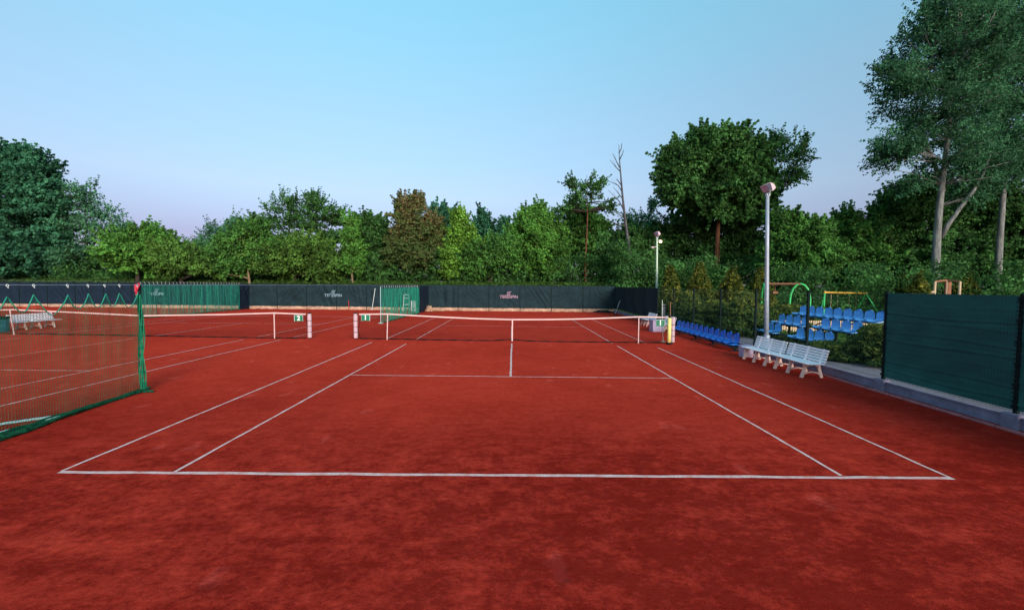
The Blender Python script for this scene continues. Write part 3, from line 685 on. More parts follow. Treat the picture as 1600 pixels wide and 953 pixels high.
a = MB(); a.lathe((0, 0, 0), [(.30, .60), (.315, .62), (.325, .70), (.28, .72)], 16); obj('liner', a, M['black'], t)
a = MB(); a.bbox((-.55, -.1, .45), (.5, .35, .16), .02); a.box((-.55, -.1, .18), (.06, .06, .37)); tag(obj('blue_tray', a, M['blueplastic'], None, loc=(-23.75, 2.15, 0)), 'bright blue tray at the left edge beside the drum bin', 'tray')
def pole_thing(label, a_, b_, r_, mat, name='pole', cat='pole'):
    a = MB(); A = Vector(a_); a.tube([(0, 0, 0), tuple(Vector(b_) - A)], r_, 6); return tag(obj(name, a, M[mat], None, loc=A), label, cat)
pole_thing('white stick leaning on the back fence left of the far green curtain', (-12.55, 19.9, 0), (-12.35, 20.25, 1.95), .025, 'rope', 'stick', 'stick')
pole_thing('short red stake standing in front of the back fence plinth', (-14.7, 20.1, 0), (-14.7, 20.1, .85), .025, 'redwood', 'stake', 'stake')
t = thing('broom', 'court broom leaning on the side fence in the far right corner', 'broom', (8.65, 16.4, 0))
a = MB(); a.tube([(-.3, 0, .03), (.12, .1, 1.15)], .016, 6); obj('handle', a, M['rope'], t)
a = MB(); a.box((-.32, 0, .05), (.1, .7, .09)); obj('brush_head', a, M['mat'], t)
a = MB(); rnd = random.Random(2)
for k in range(16): a.tube([(rnd.uniform(-.9, .9), rnd.uniform(-.25, .25), .05), (rnd.uniform(-.5, .5), rnd.uniform(-.2, .2), .13 + .08 * rnd.random()), (rnd.uniform(-.9, .9), rnd.uniform(-.25, .25), .05)], .055, 6)
tag(obj('drag_mat', a, M['mat'], None, True, loc=(7.9, 18.75, 0)), 'dark drag mat heaped at the foot of the back fence near the right corner', 'mat')
t = thing('net_bundle', 'bundled red and pale drag net at the foot of the wing screen', 'bundle', (-7.05, 18.1, 0))
a = MB()
for k in range(20): q = rnd.uniform(0, 6.3); a.tube([(.28 * math.cos(q), .18 * math.sin(q), .05), (.16 * math.cos(q + 1), .1 * math.sin(q + 1), .50), (.28 * math.cos(q + 2), .2 * math.sin(q + 2), .05)], .05, 6)
obj('pale_net', a, M['beige'], t, True)
a = MB()
for k in range(8): q = rnd.uniform(0, 6.3); a.tube([(-.15 + .25 * math.cos(q), .18 * math.sin(q), .04), (-.2 + .1 * math.cos(q + 1), .1, .3), (-.1 + .25 * math.cos(q + 2), .2 * math.sin(q + 2), .04)], .04, 6)
a.tube([(.1, 0, .07), (.7, .1, .10), (1.3, .0, .07)], .05, 6); obj('red_net', a, M['brown'], t, True)
a = MB(); a.lathe((0, 0, 0), [(.9, 0), (.75, .07), (.5, .14), (.25, .20), (.05, .22)], 18)
tag(obj('clay_heap', a, M['clay'], None, True, loc=(-43.0, 20.2, 0)), 'low heap of red clay against the far left fence, seen under the scalloped net', 'heap')
# umpire style chair and white board beyond the far curtain
t = thing('high_chair', 'white high backed chair seen through the far green curtain', 'chair', (-9.05, 18.3, 0), .2)
a = MB(); a.bbox((0, 0, .62), (.5, .46, .05), .01); obj('seat', a, M['white'], t)
for x in (-.23, .23):
    for y in (-.2, .2):
        a = MB(); a.tube([(x * 1.15, y * 1.15, 0), (x, y, .62)], .022, 6); obj('leg', a, M['white'], t)
    a = MB(); a.tube([(x, .2, .62), (x * .9, .25, 1.45)], .022, 6); obj('back_post', a, M['white'], t)
a = MB(); a.tube([(-.21, .25, 1.45), (.21, .25, 1.45)], .02, 6); a.tube([(-.21, .23, 1.15), (.21, .23, 1.15)], .015, 6); a.tube([(-.26, .22, .3), (.26, .22, .3)], .015, 6); obj('crossbar', a, M['white'], t)
t = thing('white_cabinet', 'white upright cabinet beside the high chair behind the far curtain', 'cabinet', (-8.25, 17.7, 0))
a = MB(); a.bbox((0, 0, .5), (.44, .3, .9), .02); obj('body', a, M['white'], t)
a = MB(); a.box((0, -.155, .5), (.02, .012, .82)); a.box((0, 0, .03), (.36, .24, .06)); obj('door_gap', a, M['mat'], t)
t = thing('utility_post', 'pale stone utility post with dark cap band beyond the corner screen', 'post', (9.42, 8.75, 0))
a = MB(); a.bbox((0, 0, .60), (.22, .2, 1.2), .015); obj('shaft', a, M['pad'], t)
a = MB(); a.bbox((0, 0, 1.09), (.225, .205, .08), .004); obj('cap_band', a, M['mat'], t)

# ------------------------------------------------------------------ floodlights
def floodlight(label, loc, h, mat, lean, head_s, extra=False):
    t = thing('floodlight', label, 'floodlight', loc, 0, 'floodlight poles beyond the right fence')
    a = MB(); a.tube([(lean * k, 0, h * k) for k in (0, .33, .66, 1)], [.085, .076, .066, .056], 14); a.lathe((0, 0, 0), [(.2, 0), (.2, .03), (.11, .05), (.11, .5), (.10, .52)], 14); obj('pole', a, M[mat], t, True)
    s_ = head_s; hx = lean
    # head: wedge section in XZ, extruded along Y; glass faces down left
    sec = [(-.27, .17), (-.04, .28), (.14, .22), (.26, .03), (.13, -.12), (-.08, -.13)]
    a = MB(); a.prism([(hx + p * s_, h + .28 * s_ + q * s_) for p, q in sec], -.24 * s_, .24 * s_); obj('housing', a, M['pinkwhite'], t)
    a = MB()
    a.prism([(hx + p * s_, h + .28 * s_ + q * s_) for p, q in [(-.262, .165), (-.045, .268), (.085, -.10), (-.075, -.118)]], -.262 * s_, -.241 * s_); obj('glass', a, M['glassdark'], t)
    a = MB(); a.tube([(hx, -.2 * s_, h + .16 * s_), (hx, -.12 * s_, h - .02), (hx, .12 * s_, h - .02), (hx, .2 * s_, h + .16 * s_)], .02, 6); a.box((hx, 0, h), (.12, .12, .1)); obj('bracket', a, M['galv'], t)
    if extra:
        a = MB(); a.tube([(hx, 0, h - .62), (hx - .28, -.02, h - .66)], .03, 6); a.box((hx - .3, -.02, h - .66), (.16, .12, .08)); obj('side_arm', a, M['pinkwhite'], t)
        a = MB(); a.tube([(hx, 0, h - .16), (hx + .24, 0, h - .16)], .015, 6); arm = obj('lamp_arm', a, M['galv'], t)
        m, n, l, b = base_mat('lit_warm_lamp', .5, .2); b.inputs['Emission Color'].default_value = (1, .62, .26, 1); b.inputs['Emission Strength'].default_value = 1.6
        a = MB(); a.lathe((hx + .24, 0, h - .36), [(.03, 0), (.08, .03), (.10, .09), (.08, .15), (.03, .18)], 12); obj('lit_lamp', a, m, arm, True)
    return t
floodlight('tall galvanised floodlight pole behind the near white benches', (9.66, -1.35, 0), 5.75, 'galv', -.16, .74)
floodlight('pale green floodlight pole with a lit warm lamp above the right corner screen', (9.93, 11.3, 0), 5.62, 'palegreen', -.10, .72, True)

# ------------------------------------------------------------------ playground
t = thing('swing_set', 'yellow and green swing frame beyond the tiers of blue seats', 'swing', (0, 0, 0))
A, B = Vector((21.3, 11.2, 1.98)), Vector((24.1, 11.2, 1.94))
a = MB(); a.tube([A, B], .06, 8); a.tube([A - Vector((.06, 0, 0)), A + Vector((.04, 0, 0))], .09, 8); a.tube([B - Vector((.04, 0, 0)), B + Vector((.06, 0, 0))], .09, 8); obj('crossbar', a, M['swing_yellow'], t)
for P_, s_ in ((A, -1), (B, 1)):
    for yy, k in ((-.8, .62), (.8, -.25)):
        a = MB(); a.tube([P_, (P_.x + s_ * k, P_.y + yy, 0)], .045, 7); obj('leg', a, M['swing_green'], t)
for x0 in (21.75, 23.0):
    for dx in (0, .45): a = MB(); a.tube([(x0 + dx, 11.2, 1.94), (x0 + dx, 11.2, .5)], .014, 4); obj('chain', a, M['sandwood'], t)
    a = MB(); a.bbox((x0 + .225, 11.2, .48), (.5, .22, .04), .01); obj('swing_seat', a, M['black'], t)
t = thing('climbing_arch', 'green tube hoops joined by a brown beam beyond the tall floodlight pole', 'climbing frame', (0, 0, 0))
def hoop(cx, cy, wdt, h, mat, lx=0):
    pts = []
    for k in range(21):
        u = k / 20
        if u < .3: q = (-.5, u / .3 * .62)
        elif u > .7: q = (.5, (1 - u) / .3 * .62)
        else: a_ = math.pi * (1 - (u - .3) / .4); q = (.5 * math.cos(a_), .62 + .38 * math.sin(a_))
        pts.append((cx + q[0] * wdt, cy + q[0] * lx, q[1] * h))
    m = MB(); m.tube(pts, .05, 8); return m
obj('hoop', hoop(15.05, 7.8, .72, 2.52, 'g', 1.5), M['swing_green'], t, True)
obj('hoop', hoop(16.35, 6.5, .80, 2.52, 'g', -.5), M['swing_green'], t, True)
a = MB(); a.tube([(15.05, 7.8, 2.50), (16.35, 6.5, 2.50)], .07, 8); obj('beam', a, M['brown'], t)
a = MB(); a.tube([(15.6, 7.6, 2.45), (15.6, 7.6, 2.05)], .02, 5); a.box((15.6, 7.6, 2.0), (.3, .2, .12)); obj('hanging_piece', a, M['brown'], t)
t = thing('balance_rail', 'low pale green rail beyond the blue seats left of the tall floodlight pole', 'rail', (0, 0, 0))
a = MB(); a.tube([(14.3, 7.0, .95), (16.0, 7.0, .98), (16.6, 6.6, .5)], .04, 7); obj('rail', a, M['palegreen'], t)
for x in (14.4, 15.9): a = MB(); a.tube([(x, 7.0, 0), (x, 7.0, .95)], .04, 6); obj('post', a, M['palegreen'], t)
t = thing('timber_play_frame', 'pale timber play frame rising above the dark green windscreen panel', 'play frame', (0, 0, 0))
d = 25.0
pts = [site(1461, 440, d), site(1479, 438, d + .6), site(1500, 440, d)]
for P_ in pts:
    a = MB(); a.tube([(P_.x, P_.y, 0), (P_.x, P_.y, P_.z)], .065, 8); obj('post', a, M['sandwood'], t)
a = MB(); a.tube([pts[0], pts[1], pts[2]], .06, 6); obj('beam', a, M['brown'], t)
a = MB(); a.box((pts[1].x + .1, pts[1].y, pts[1].z - .5), (.35, .1, 1.0)); obj('panel', a, M['brown'], t)
a = MB(); q0 = site(1446, 458, d); a.tube([(q0.x - .6, q0.y, 1.9), (pts[0].x, pts[0].y, 2.1)], .05, 6); obj('side_rail', a, M['sandwood'], t)
t = thing('picket_fence', 'low pale picket fence seen under the tiers of blue seats', 'fence', (0, 0, 0))
pk = MB()
for k in range(60): pk.box((13.6 + k * .115, 4.6, .30), (.075, .02, .58))
tag(obj('picket', pk, M['sandwood'], t), kind='stuff')
a = MB(); a.box((17, 4.63, .15), (6.9, .03, .07)); a.box((17, 4.63, .48), (6.9, .03, .07)); obj('rail', a, M['sandwood'], t)

# ------------------------------------------------------------------ foliage
def leaf_cloud(name, centres, radii, per, leaf, mat, seed, flat=.7, long=1.5, tones=None, up=.35, out_from=None):
    """many small leaf quads gathered in clumps"""
    rng = np.random.default_rng(seed); C_ = np.repeat(np.asarray(centres, float), per, axis=0); Rr = np.repeat(np.asarray(radii, float), per)
    n = len(C_); off = rng.normal(size=(n, 3)); ln = np.linalg.norm(off, axis=1, keepdims=True); off = off / ln * (rng.random((n, 1)) ** .45)
    off[:, 2] *= flat; P = C_ + off * Rr[:, None]
    nrm = off * .9 + rng.normal(size=(n, 3)) * .55; nrm[:, 2] += up
    nrm /= np.linalg.norm(nrm, axis=1, keepdims=True) + 1e-9
    a = np.cross(nrm, rng.normal(size=(n, 3))); a /= np.linalg.norm(a, axis=1, keepdims=True) + 1e-9; b = np.cross(nrm, a)
    sz = leaf * (.6 + .8 * rng.random(n))[:, None]
    a *= sz * long * .5; b *= sz * .5
    bend = nrm * sz * .12
    V = np.empty((n, 4, 3)); V[:, 0] = P - a; V[:, 1] = P - b * .9 + bend; V[:, 2] = P + a; V[:, 3] = P + b * .9 + bend
    if tones is None: tones = rng.random(len(centres))
    tn = np.clip(np.repeat(np.asarray(tones), per) * .62 + rng.random(n) * .38, 0, 1)
    me = bpy.data.meshes.new(name); me.vertices.add(4 * n); me.vertices.foreach_set('co', V.reshape(-1).astype(np.float32))
    me.loops.add(4 * n); me.loops.foreach_set('vertex_index', np.arange(4 * n, dtype=np.int32))
    me.polygons.add(n); me.polygons.foreach_set('loop_start', np.arange(0, 4 * n, 4, dtype=np.int32)); me.polygons.foreach_set('loop_total', np.full(n, 4, dtype=np.int32))
    at = me.attributes.new('tone', 'FLOAT', 'FACE'); at.data.foreach_set('value', tn.astype(np.float32))
    me.materials.append(mat); me.update(calc_edges=True); return me
def clump_centres(lobes, n, seed, inner=.35):
    """lobes: (centre, rx, ry, rz); ragged shell of clump centres with knobs and hollows"""
    rng = np.random.default_rng(seed); w = np.array([l[1] * l[3] for l in lobes]); w = w / w.sum(); out = []
    for (c, rx_, ry_, rz_), k in zip(lobes, rng.multinomial(n, w)):
        d = rng.normal(size=(k, 3)); d /= np.linalg.norm(d, axis=1, keepdims=True)
        ph = rng.random(6) * 6.28
        knob = 1 + .13 * np.sin(d[:, 0] * 5 + ph[0]) * np.sin(d[:, 2] * 5 + ph[1]) + .10 * np.sin(d[:, 1] * 8 + ph[2] + d[:, 0] * 6) + .08 * np.sin(d[:, 2] * 11 + ph[3] + d[:, 0] * 9)
        r = knob * (inner + (1 - inner) * rng.random(k) ** .5)
        out.append(np.array(c) + d * r[:, None] * np.array([rx_, ry_, rz_]))
    return np.concatenate(out)
def tree(name, label, d, base, lobes, leafmat, bark, n=260, per=70, leaf=.26, cr=.75, seed=1, tr=.22, limbs=7, lean=None, twigs=60, fork=None, inner=.35, flat=.7, up=.35, cat='tree', group=None, long=1.5, top=None, tones=None, limb_r=.35, rmul=.86):
    """base: (px, py or None) of the trunk foot; lobes in survey pixels (px, py, rx, ry, depth offset)"""
    rng = random.Random(seed)
    leaf *= .72; per = int(per * 1.3)
    bx = site(base[0], 440, d); bz = terrain(bx.x, bx.y) if base[1] is None else site(base[0], base[1], d).z
    B = Vector((bx.x, bx.y, bz - .1)); t = thing(name, label, cat, B, 0, group)
    wl_ = []
    for (px, py, rpx, rpy, *dd) in lobes:
        dp = d + (dd[0] if dd else 0); c = site(px, py, dp) - B; k = dp / FPX
        wl_.append(((c.x, c.y, c.z), rpx * k * rmul, min(rpx * k, 6) * .85, rpy * k * rmul))
    cc = clump_centres(wl_, n, seed, inner); cc = cc[cc[:, 2] > .15]
    rr = cr * (.65 + .7 * np.random.default_rng(seed + 9).random(len(cc)))
    tn = None
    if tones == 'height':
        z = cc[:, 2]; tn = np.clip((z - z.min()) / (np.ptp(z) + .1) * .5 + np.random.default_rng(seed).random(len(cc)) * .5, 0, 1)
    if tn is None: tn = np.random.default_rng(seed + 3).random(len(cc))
    # upright and outward sprigs that break the outline
    r3 = np.random.default_rng(seed + 5); cm = np.average(cc, axis=0); ds = np.linalg.norm((cc - cm) / (cc.std(axis=0) + .1), axis=1); pr = np.clip(ds, .2, None) ** 2.2; ns = int(len(cc) * 1.1)
    pick = r3.choice(len(cc), ns, p=pr / pr.sum()); dr = (cc[pick] - cm); dr /= np.linalg.norm(dr, axis=1, keepdims=True) + 1e-6
    dr = dr * .7 + r3.normal(size=(ns, 3)) * .45; dr[:, 2] += .45; dr /= np.linalg.norm(dr, axis=1, keepdims=True)
    ln_ = cr * r3.uniform(.9, 2.1, ns); steps = 5
    sc = np.concatenate([cc[pick] + dr * (ln_ * (k + 1) / steps)[:, None] for k in range(steps)]); srr = np.concatenate([np.full(ns, cr * (.30 - .035 * k)) for k in range(steps)])
    npk = max(3, int(per * .10)); me1 = leaf_cloud('crown', np.concatenate([np.repeat(cc, max(1, per // npk), axis=0), sc]), np.concatenate([np.repeat(rr, max(1, per // npk)), srr]), npk, leaf, leafmat, seed, flat, long, np.concatenate([np.repeat(tn, max(1, per // npk)), np.tile(tn[pick], steps)]), up)
    put('crown', me1, t)
    # trunk and limbs
    hi = max(wl_, key=lambda l: l[0][2] + l[3]); tz = (hi[0][2] + hi[3] * .5) if top is None else (site(top[0], top[1], d) - B).z
    tx = hi[0][0] if top is None else (site(top[0], top[1], d) - B).x
    ty = hi[0][1] if top is None else 0
    m = MB(); tp_ = []
    for k in range(13):
        u = k / 12; w = math.sin(u * 5 + seed) * .02 * tz * u * (1 - u) * 2
        sx = u ** 1.4 if fork is None else u
        tp_.append(Vector((tx * sx + w, ty * sx, tz * u)))
    m.tube(tp_, [tr * (1.25 if k == 0 else 1) * (1 - .86 * (k / 12) ** .9) for k in range(13)], 9)
    br = MB(); ends = []
    idx = list(range(len(cc))); rng.shuffle(idx)
    far_ = sorted(idx[:limbs * 4], key=lambda i: -np.linalg.norm(cc[i] - np.array(tp_[7])))[:limbs]
    nodes = [(p, tr * .5) for p in tp_[4:]]
    for i in far_:
        e = Vector(cc[i]); z0 = max(tz * .22, min(tz * .8, e.z - (e - Vector((0, 0, e.z))).xy.length * .65)); k = max(2, min(11, int(z0 / tz * 12))); s0 = tp_[k]
        mid_ = s0.lerp(e, .5) + Vector((rng.uniform(-.3, .3), rng.uniform(-.3, .3), (e - s0).length * .08 * rng.uniform(-1, 1.2)))
        r0 = tr * (1 - .86 * (k / 12) ** .9) * limb_r * 1.5
        q = [s0, s0.lerp(mid_, .5) + Vector((0, 0, .05)), mid_, mid_.lerp(e, .5) + Vector((rng.uniform(-.2, .2), 0, .1)), e]
        br.tube(q, [r0, r0 * .8, r0 * .6, r0 * .38, .02], 6); nodes += [(q[1], r0), (q[2], r0), (q[3], r0)]
    for i in idx[:twigs]:
        e = Vector(cc[i]); s0 = min(nodes, key=lambda nn: (nn[0] - e).length + max(0, nn[0].z - e.z) * 1.2)[0]
        if (s0 - e).length > 6: continue
        md = s0.lerp(e, .55) + Vector((rng.uniform(-.25, .25), rng.uniform(-.2, .2), rng.uniform(-.1, .3)))
        br.tube([s0, md, e], [.05, .032, .012], 4)
    obj('trunk', m, bark, t, True)
    if br.f: obj('branch', br, M['bark_dark'] if bark is M['bark_brown'] else bark, t, True)
    return t
D_, K = M['bark_dark'], L
TL = [
 # far backdrop first
 dict(name='distant_tree', label='small dark pointed tree far behind the lime green upright tree', d=66, base=(755, None), lobes=[(755, 375, 22, 45), (755, 345, 12, 20)], leafmat=K['bluegreen'], bark=D_, n=110, per=50, leaf=.34, cr=.8, seed=11),
 dict(name='distant_tree', label='tiny dark treetop far behind, just left of the broad bright green tree', d=70, base=(783, None), lobes=[(783, 378, 16, 36), (786, 350, 8, 14)], leafmat=K['bluegreen'], bark=D_, n=70, per=45, leaf=.36, cr=.8, seed=12),
 dict(name='broadleaf_tree', label='bluish green tree behind the right shoulder of the reddish tree', d=54, base=(697, None), lobes=[(697, 355, 26, 36), (690, 332, 16, 14), (708, 395, 25, 40)], leafmat=K['bluegreen'], bark=D_, n=170, per=60, leaf=.30, cr=.8, seed=13),
 dict(name='broadleaf_tree', label='hazy green tree at the back, lower right of the two airy tall crowns', d=60, base=(345, None), lobes=[(345, 372, 30, 24), (330, 395, 40, 28), (365, 350, 12, 14)], leafmat=K['grey'], bark=D_, n=150, per=34, leaf=.24, cr=.9, seed=14, twigs=90, inner=.2),
 dict(name='broadleaf_tree', label='large dense blue green tree at the far left edge', d=46, base=(5, None), lobes=[(10, 310, 78, 70), (35, 270, 40, 42), (60, 330, 38, 60), (-20, 260, 50, 40), (20, 390, 75, 50), (75, 385, 30, 45)], leafmat=K['bluegreen'], bark=D_, n=760, per=90, leaf=.30, cr=.95, seed=21, tr=.45, limbs=10, flat=.5),
 dict(name='airy_tree', label='thin leaved airy tree beside the large blue green tree on the left', d=47, base=(140, None), lobes=[(128, 335, 30, 50), (160, 345, 28, 34), (130, 300, 20, 18), (185, 355, 14, 18), (130, 400, 45, 40)], leafmat=K['grey'], bark=D_, n=260, per=22, leaf=.22, cr=.75, seed=22, twigs=150, inner=.2, limbs=12, limb_r=.2),
 dict(name='broadleaf_tree', label='low rounded bright green tree left of the gap in the tree line', d=43, base=(215, None), lobes=[(215, 395, 45, 32), (190, 380, 25, 18), (245, 385, 28, 22), (230, 368, 20, 10)], leafmat=K['fresh'], bark=D_, n=330, per=70, leaf=.24, cr=.7, seed=23, flat=.5),
 dict(name='broadleaf_tree', label='low yellow green bushy tree at the gap in the tree line', d=42, base=(285, None), lobes=[(280, 410, 34, 26), (300, 400, 22, 16), (262, 390, 18, 12), (325, 415, 28, 22)], leafmat=K['olive'], bark=D_, n=260, per=64, leaf=.22, cr=.65, seed=24, flat=.5),
 dict(name='leaning_tree', label='mid green tree with a pale leaning trunk behind the left part of the back fence', d=42, base=(390, None), lobes=[(372, 385, 32, 30), (395, 365, 26, 22), (365, 410, 34, 22), (415, 390, 24, 26)], leafmat=K['mid'], bark=M['bark_tan'], n=300, per=56, leaf=.22, cr=.7, seed=25, tr=.14, top=(378, 385), twigs=60),
 dict(name='airy_tree', label='tall airy tree with an open crown, left one of the two tall airy trees', d=47, base=(452, None), lobes=[(440, 330, 30, 22), (455, 318, 24, 14), (425, 350, 28, 18), (465, 345, 22, 20), (395, 350, 18, 12), (445, 375, 45, 18)], leafmat=K['deep'], bark=D_, n=260, per=18, leaf=.22, cr=.62, seed=26, twigs=170, inner=.1, limbs=14, limb_r=.22, tr=.18, flat=.4),
 dict(name='airy_tree', label='tall airy tree with a slim dark trunk, right one of the two tall airy trees', d=46, base=(500, None), lobes=[(500, 325, 24, 22), (520, 340, 28, 18), (488, 350, 24, 18), (492, 308, 14, 9), (515, 370, 30, 16), (535, 352, 14, 10)], leafmat=K['deep'], bark=D_, n=240, per=18, leaf=.22, cr=.60, seed=27, twigs=170, inner=.1, limbs=14, limb_r=.22, tr=.19, flat=.4),
 dict(name='broadleaf_tree', label='broad olive green bushy tree below the two tall airy crowns', d=43, base=(462, None), lobes=[(440, 405, 45, 32), (480, 400, 42, 34), (510, 415, 30, 26), (425, 385, 25, 18)], leafmat=K['olive'], bark=D_, n=430, per=66, leaf=.22, cr=.72, seed=28),
 dict(name='young_tree', label='young tree with a thin pale trunk left of the round dark tree', d=42, base=(551, None), lobes=[(548, 372, 16, 30), (545, 350, 12, 12), (553, 405, 17, 20)], leafmat=K['fresh'], bark=M['bark_tan'], n=120, per=46, leaf=.2, cr=.55, seed=29, tr=.10, twigs=50),
 dict(name='broadleaf_tree', label='round dark green tree left of the reddish tree', d=45, base=(580, None), lobes=[(580, 372, 32, 34), (575, 355, 22, 16), (585, 410, 38, 34)], leafmat=K['deep'], bark=D_, n=330, per=74, leaf=.26, cr=.75, seed=30),
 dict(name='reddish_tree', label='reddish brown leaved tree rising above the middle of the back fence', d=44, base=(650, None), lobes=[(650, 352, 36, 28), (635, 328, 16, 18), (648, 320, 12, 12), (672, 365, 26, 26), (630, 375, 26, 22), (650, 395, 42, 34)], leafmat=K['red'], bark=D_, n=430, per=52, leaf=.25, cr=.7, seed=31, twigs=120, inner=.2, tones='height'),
 dict(name='broadleaf_tree', label='lime green upright tree right of the reddish tree', d=44, base=(722, None), lobes=[(722, 368, 20, 32), (718, 345, 12, 14), (738, 392, 22, 26), (712, 405, 24, 30)], leafmat=K['lime'], bark=D_, n=260, per=60, leaf=.22, cr=.62, seed=32, flat=1.1),
 dict(name='broadleaf_tree', label='low mid green tree mass left of the broad bright green tree', d=43, base=(765, None), lobes=[(765, 400, 32, 30), (790, 392, 24, 24), (745, 412, 26, 24)], leafmat=K['mid'], bark=D_, n=270, per=64, leaf=.22, cr=.66, seed=33, flat=.9),
 dict(name='broadleaf_tree', label='broad bright green tree just right of centre above the back fence', d=45, base=(838, None), lobes=[(838, 365, 42, 38), (835, 340, 26, 18), (862, 375, 26, 30), (840, 405, 50, 34), (812, 365, 18, 24)], leafmat=K['fresh'], bark=D_, n=560, per=70, leaf=.22, cr=.68, seed=34, flat=.9),
 dict(name='broadleaf_tree', label='rounded mid green tree behind the airy tree with the brown trunk', d=49, base=(915, None), lobes=[(908, 348, 34, 26), (915, 380, 44, 34), (935, 370, 24, 26)], leafmat=K['mid'], bark=D_, n=360, per=62, leaf=.26, cr=.75, seed=35),
 dict(name='airy_tree', label='airy dark leaved tree on a bare brown trunk left of the dead tree', d=43, base=(915, None), lobes=[(905, 290, 26, 14), (925, 298, 24, 18), (900, 312, 24, 14), (932, 285, 16, 12), (948, 322, 14, 12), (884, 325, 14, 12), (890, 288, 12, 7)], leafmat=K['deep'], bark=M['bark_brown'], n=130, per=14, leaf=.22, cr=.5, seed=36, twigs=140, inner=.1, limbs=4, limb_r=.12, tr=.13, top=(917, 274), flat=.55),
 dict(name='broadleaf_tree', label='dark green tree mass behind the foot of the dead tree', d=47, base=(965, None), lobes=[(965, 395, 36, 36), (985, 375, 26, 26), (945, 405, 26, 30), (1010, 390, 26, 36)], leafmat=K['deep'], bark=D_, n=380, per=66, leaf=.26, cr=.75, seed=37),
 dict(name='airy_tree', label='small sparse grey green tree between the dead tree and the tall dark tree', d=52, base=(1000, None), lobes=[(995, 345, 20, 14), (1015, 350, 16, 16), (1018, 325, 6, 12)], leafmat=K['grey'], bark=D_, n=80, per=18, leaf=.24, cr=.7, seed=38, twigs=60, inner=.1),
 dict(name='broadleaf_tree', label='tall dense dark green tree with a red brown trunk on the right', d=42, base=(1121, 452), lobes=[(1115, 250, 52, 46), (1135, 234, 40, 30), (1075, 255, 36, 34), (1062, 290, 34, 34), (1165, 262, 42, 44), (1120, 310, 70, 40), (1180, 305, 30, 30), (1045, 262, 14, 18), (1090, 225, 22, 20)], leafmat=K['deep'], bark=M['bark_brown'], n=1000, per=80, leaf=.28, cr=.85, seed=41, tr=.34, limbs=12, top=(1125, 250), inner=.25, twigs=120),
 dict(name='airy_tree', label='airy tree with a bare slanting branch, right of the tall dark green tree', d=46, base=(1195, 450), lobes=[(1220, 235, 30, 26), (1245, 245, 20, 26), (1208, 225, 18, 18), (1235, 275, 24, 14), (1195, 245, 20, 26), (1255, 228, 10, 12)], leafmat=K['deep'], bark=M['bark_grey'], n=210, per=18, leaf=.22, cr=.62, seed=42, twigs=190, inner=.1, limbs=14, limb_r=.28, tr=.26, top=(1222, 260), flat=.6),
 dict(name='broadleaf_tree', label='spreading green tree under the tall dark tree, behind the corner conifers', d=47, base=(1090, 450), lobes=[(1080, 365, 46, 40), (1050, 380, 34, 44), (1130, 372, 40, 40), (1100, 405, 66, 34), (1160, 385, 34, 44), (1160, 345, 40, 26)], leafmat=K['deep'], bark=D_, n=640, per=70, leaf=.24, cr=.7, seed=43, inner=.3),
 dict(name='broadleaf_tree', label='rounded fresh green tree behind the green climbing hoops', d=36, base=(1240, 455), lobes=[(1245, 372, 42, 32), (1225, 350, 26, 18), (1265, 360, 28, 20), (1245, 405, 56, 36), (1285, 400, 24, 34)], leafmat=K['mid'], bark=D_, n=560, per=70, leaf=.21, cr=.62, seed=44, flat=.9),
 dict(name='broadleaf_tree', label='broad green tree with bare twig tips behind the yellow swing bar', d=38, base=(1345, 455), lobes=[(1340, 372, 42, 30), (1325, 350, 18, 18), (1370, 375, 34, 34), (1335, 405, 60, 36)], leafmat=K['mid'], bark=D_, n=520, per=66, leaf=.22, cr=.64, seed=45, flat=.9, twigs=120),
 dict(name='broadleaf_tree', label='dark dense tree behind the left side of the pale forked trunk', d=37, base=(1425, 455), lobes=[(1435, 310, 40, 30), (1400, 330, 34, 26), (1420, 365, 50, 42), (1380, 372, 24, 30), (1430, 415, 66, 34)], leafmat=K['deep'], bark=D_, n=620, per=70, leaf=.22, cr=.66, seed=46, flat=.6),
 dict(name='broadleaf_tree', label='dark dense tree filling the space behind the two pale trunks at the right edge', d=38, base=(1560, 455), lobes=[(1540, 330, 60, 46), (1510, 385, 50, 50), (1600, 340, 60, 60), (1580, 410, 70, 44), (1500, 330, 34, 30), (1660, 370, 60, 70)], leafmat=K['deep'], bark=D_, n=900, per=74, leaf=.24, cr=.72, seed=47, flat=.6),
 dict(name='poplar_tree', label='huge poplar with a pale forked trunk towering over the dark green windscreen panel', d=31, base=(1462, 458), lobes=[(1480, 90, 84, 70), (1450, 150, 66, 50), (1398, 125, 34, 30), (1412, 225, 44, 34), (1396, 245, 34, 20), (1490, 190, 76, 54), (1490, 30, 62, 40), (1490, -30, 50, 50), (1530, 110, 60, 60), (1455, 50, 40, 34), (1500, 262, 60, 30), (1545, 250, 40, 34), (1430, 285, 30, 14), (1520, 300, 40, 20)], leafmat=K['poplar'], bark=M['bark_pale'], n=1150, per=44, leaf=.15, cr=.62, seed=48, tr=.30, limbs=16, top=(1492, 40), inner=.15, twigs=240, flat=.8, limb_r=.3),
 dict(name='poplar_tree', label='second pale trunked poplar at the right edge of the picture', d=34, base=(1560, 458), lobes=[(1575, 60, 70, 70), (1600, 150, 70, 70), (1560, 210, 60, 50), (1560, 270, 50, 28), (1640, 80, 60, 90), (1590, 250, 60, 26), (1530, 20, 50, 50)], leafmat=K['poplar'], bark=M['bark_pale'], n=950, per=48, leaf=.17, cr=.68, seed=49, tr=.28, limbs=14, top=(1572, 60), inner=.15, twigs=180, flat=.8, limb_r=.3),
]
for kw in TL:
    kw = dict(kw); nm = kw.pop('name'); lb = kw.pop('label'); tree(nm, lb, group=None, **kw)

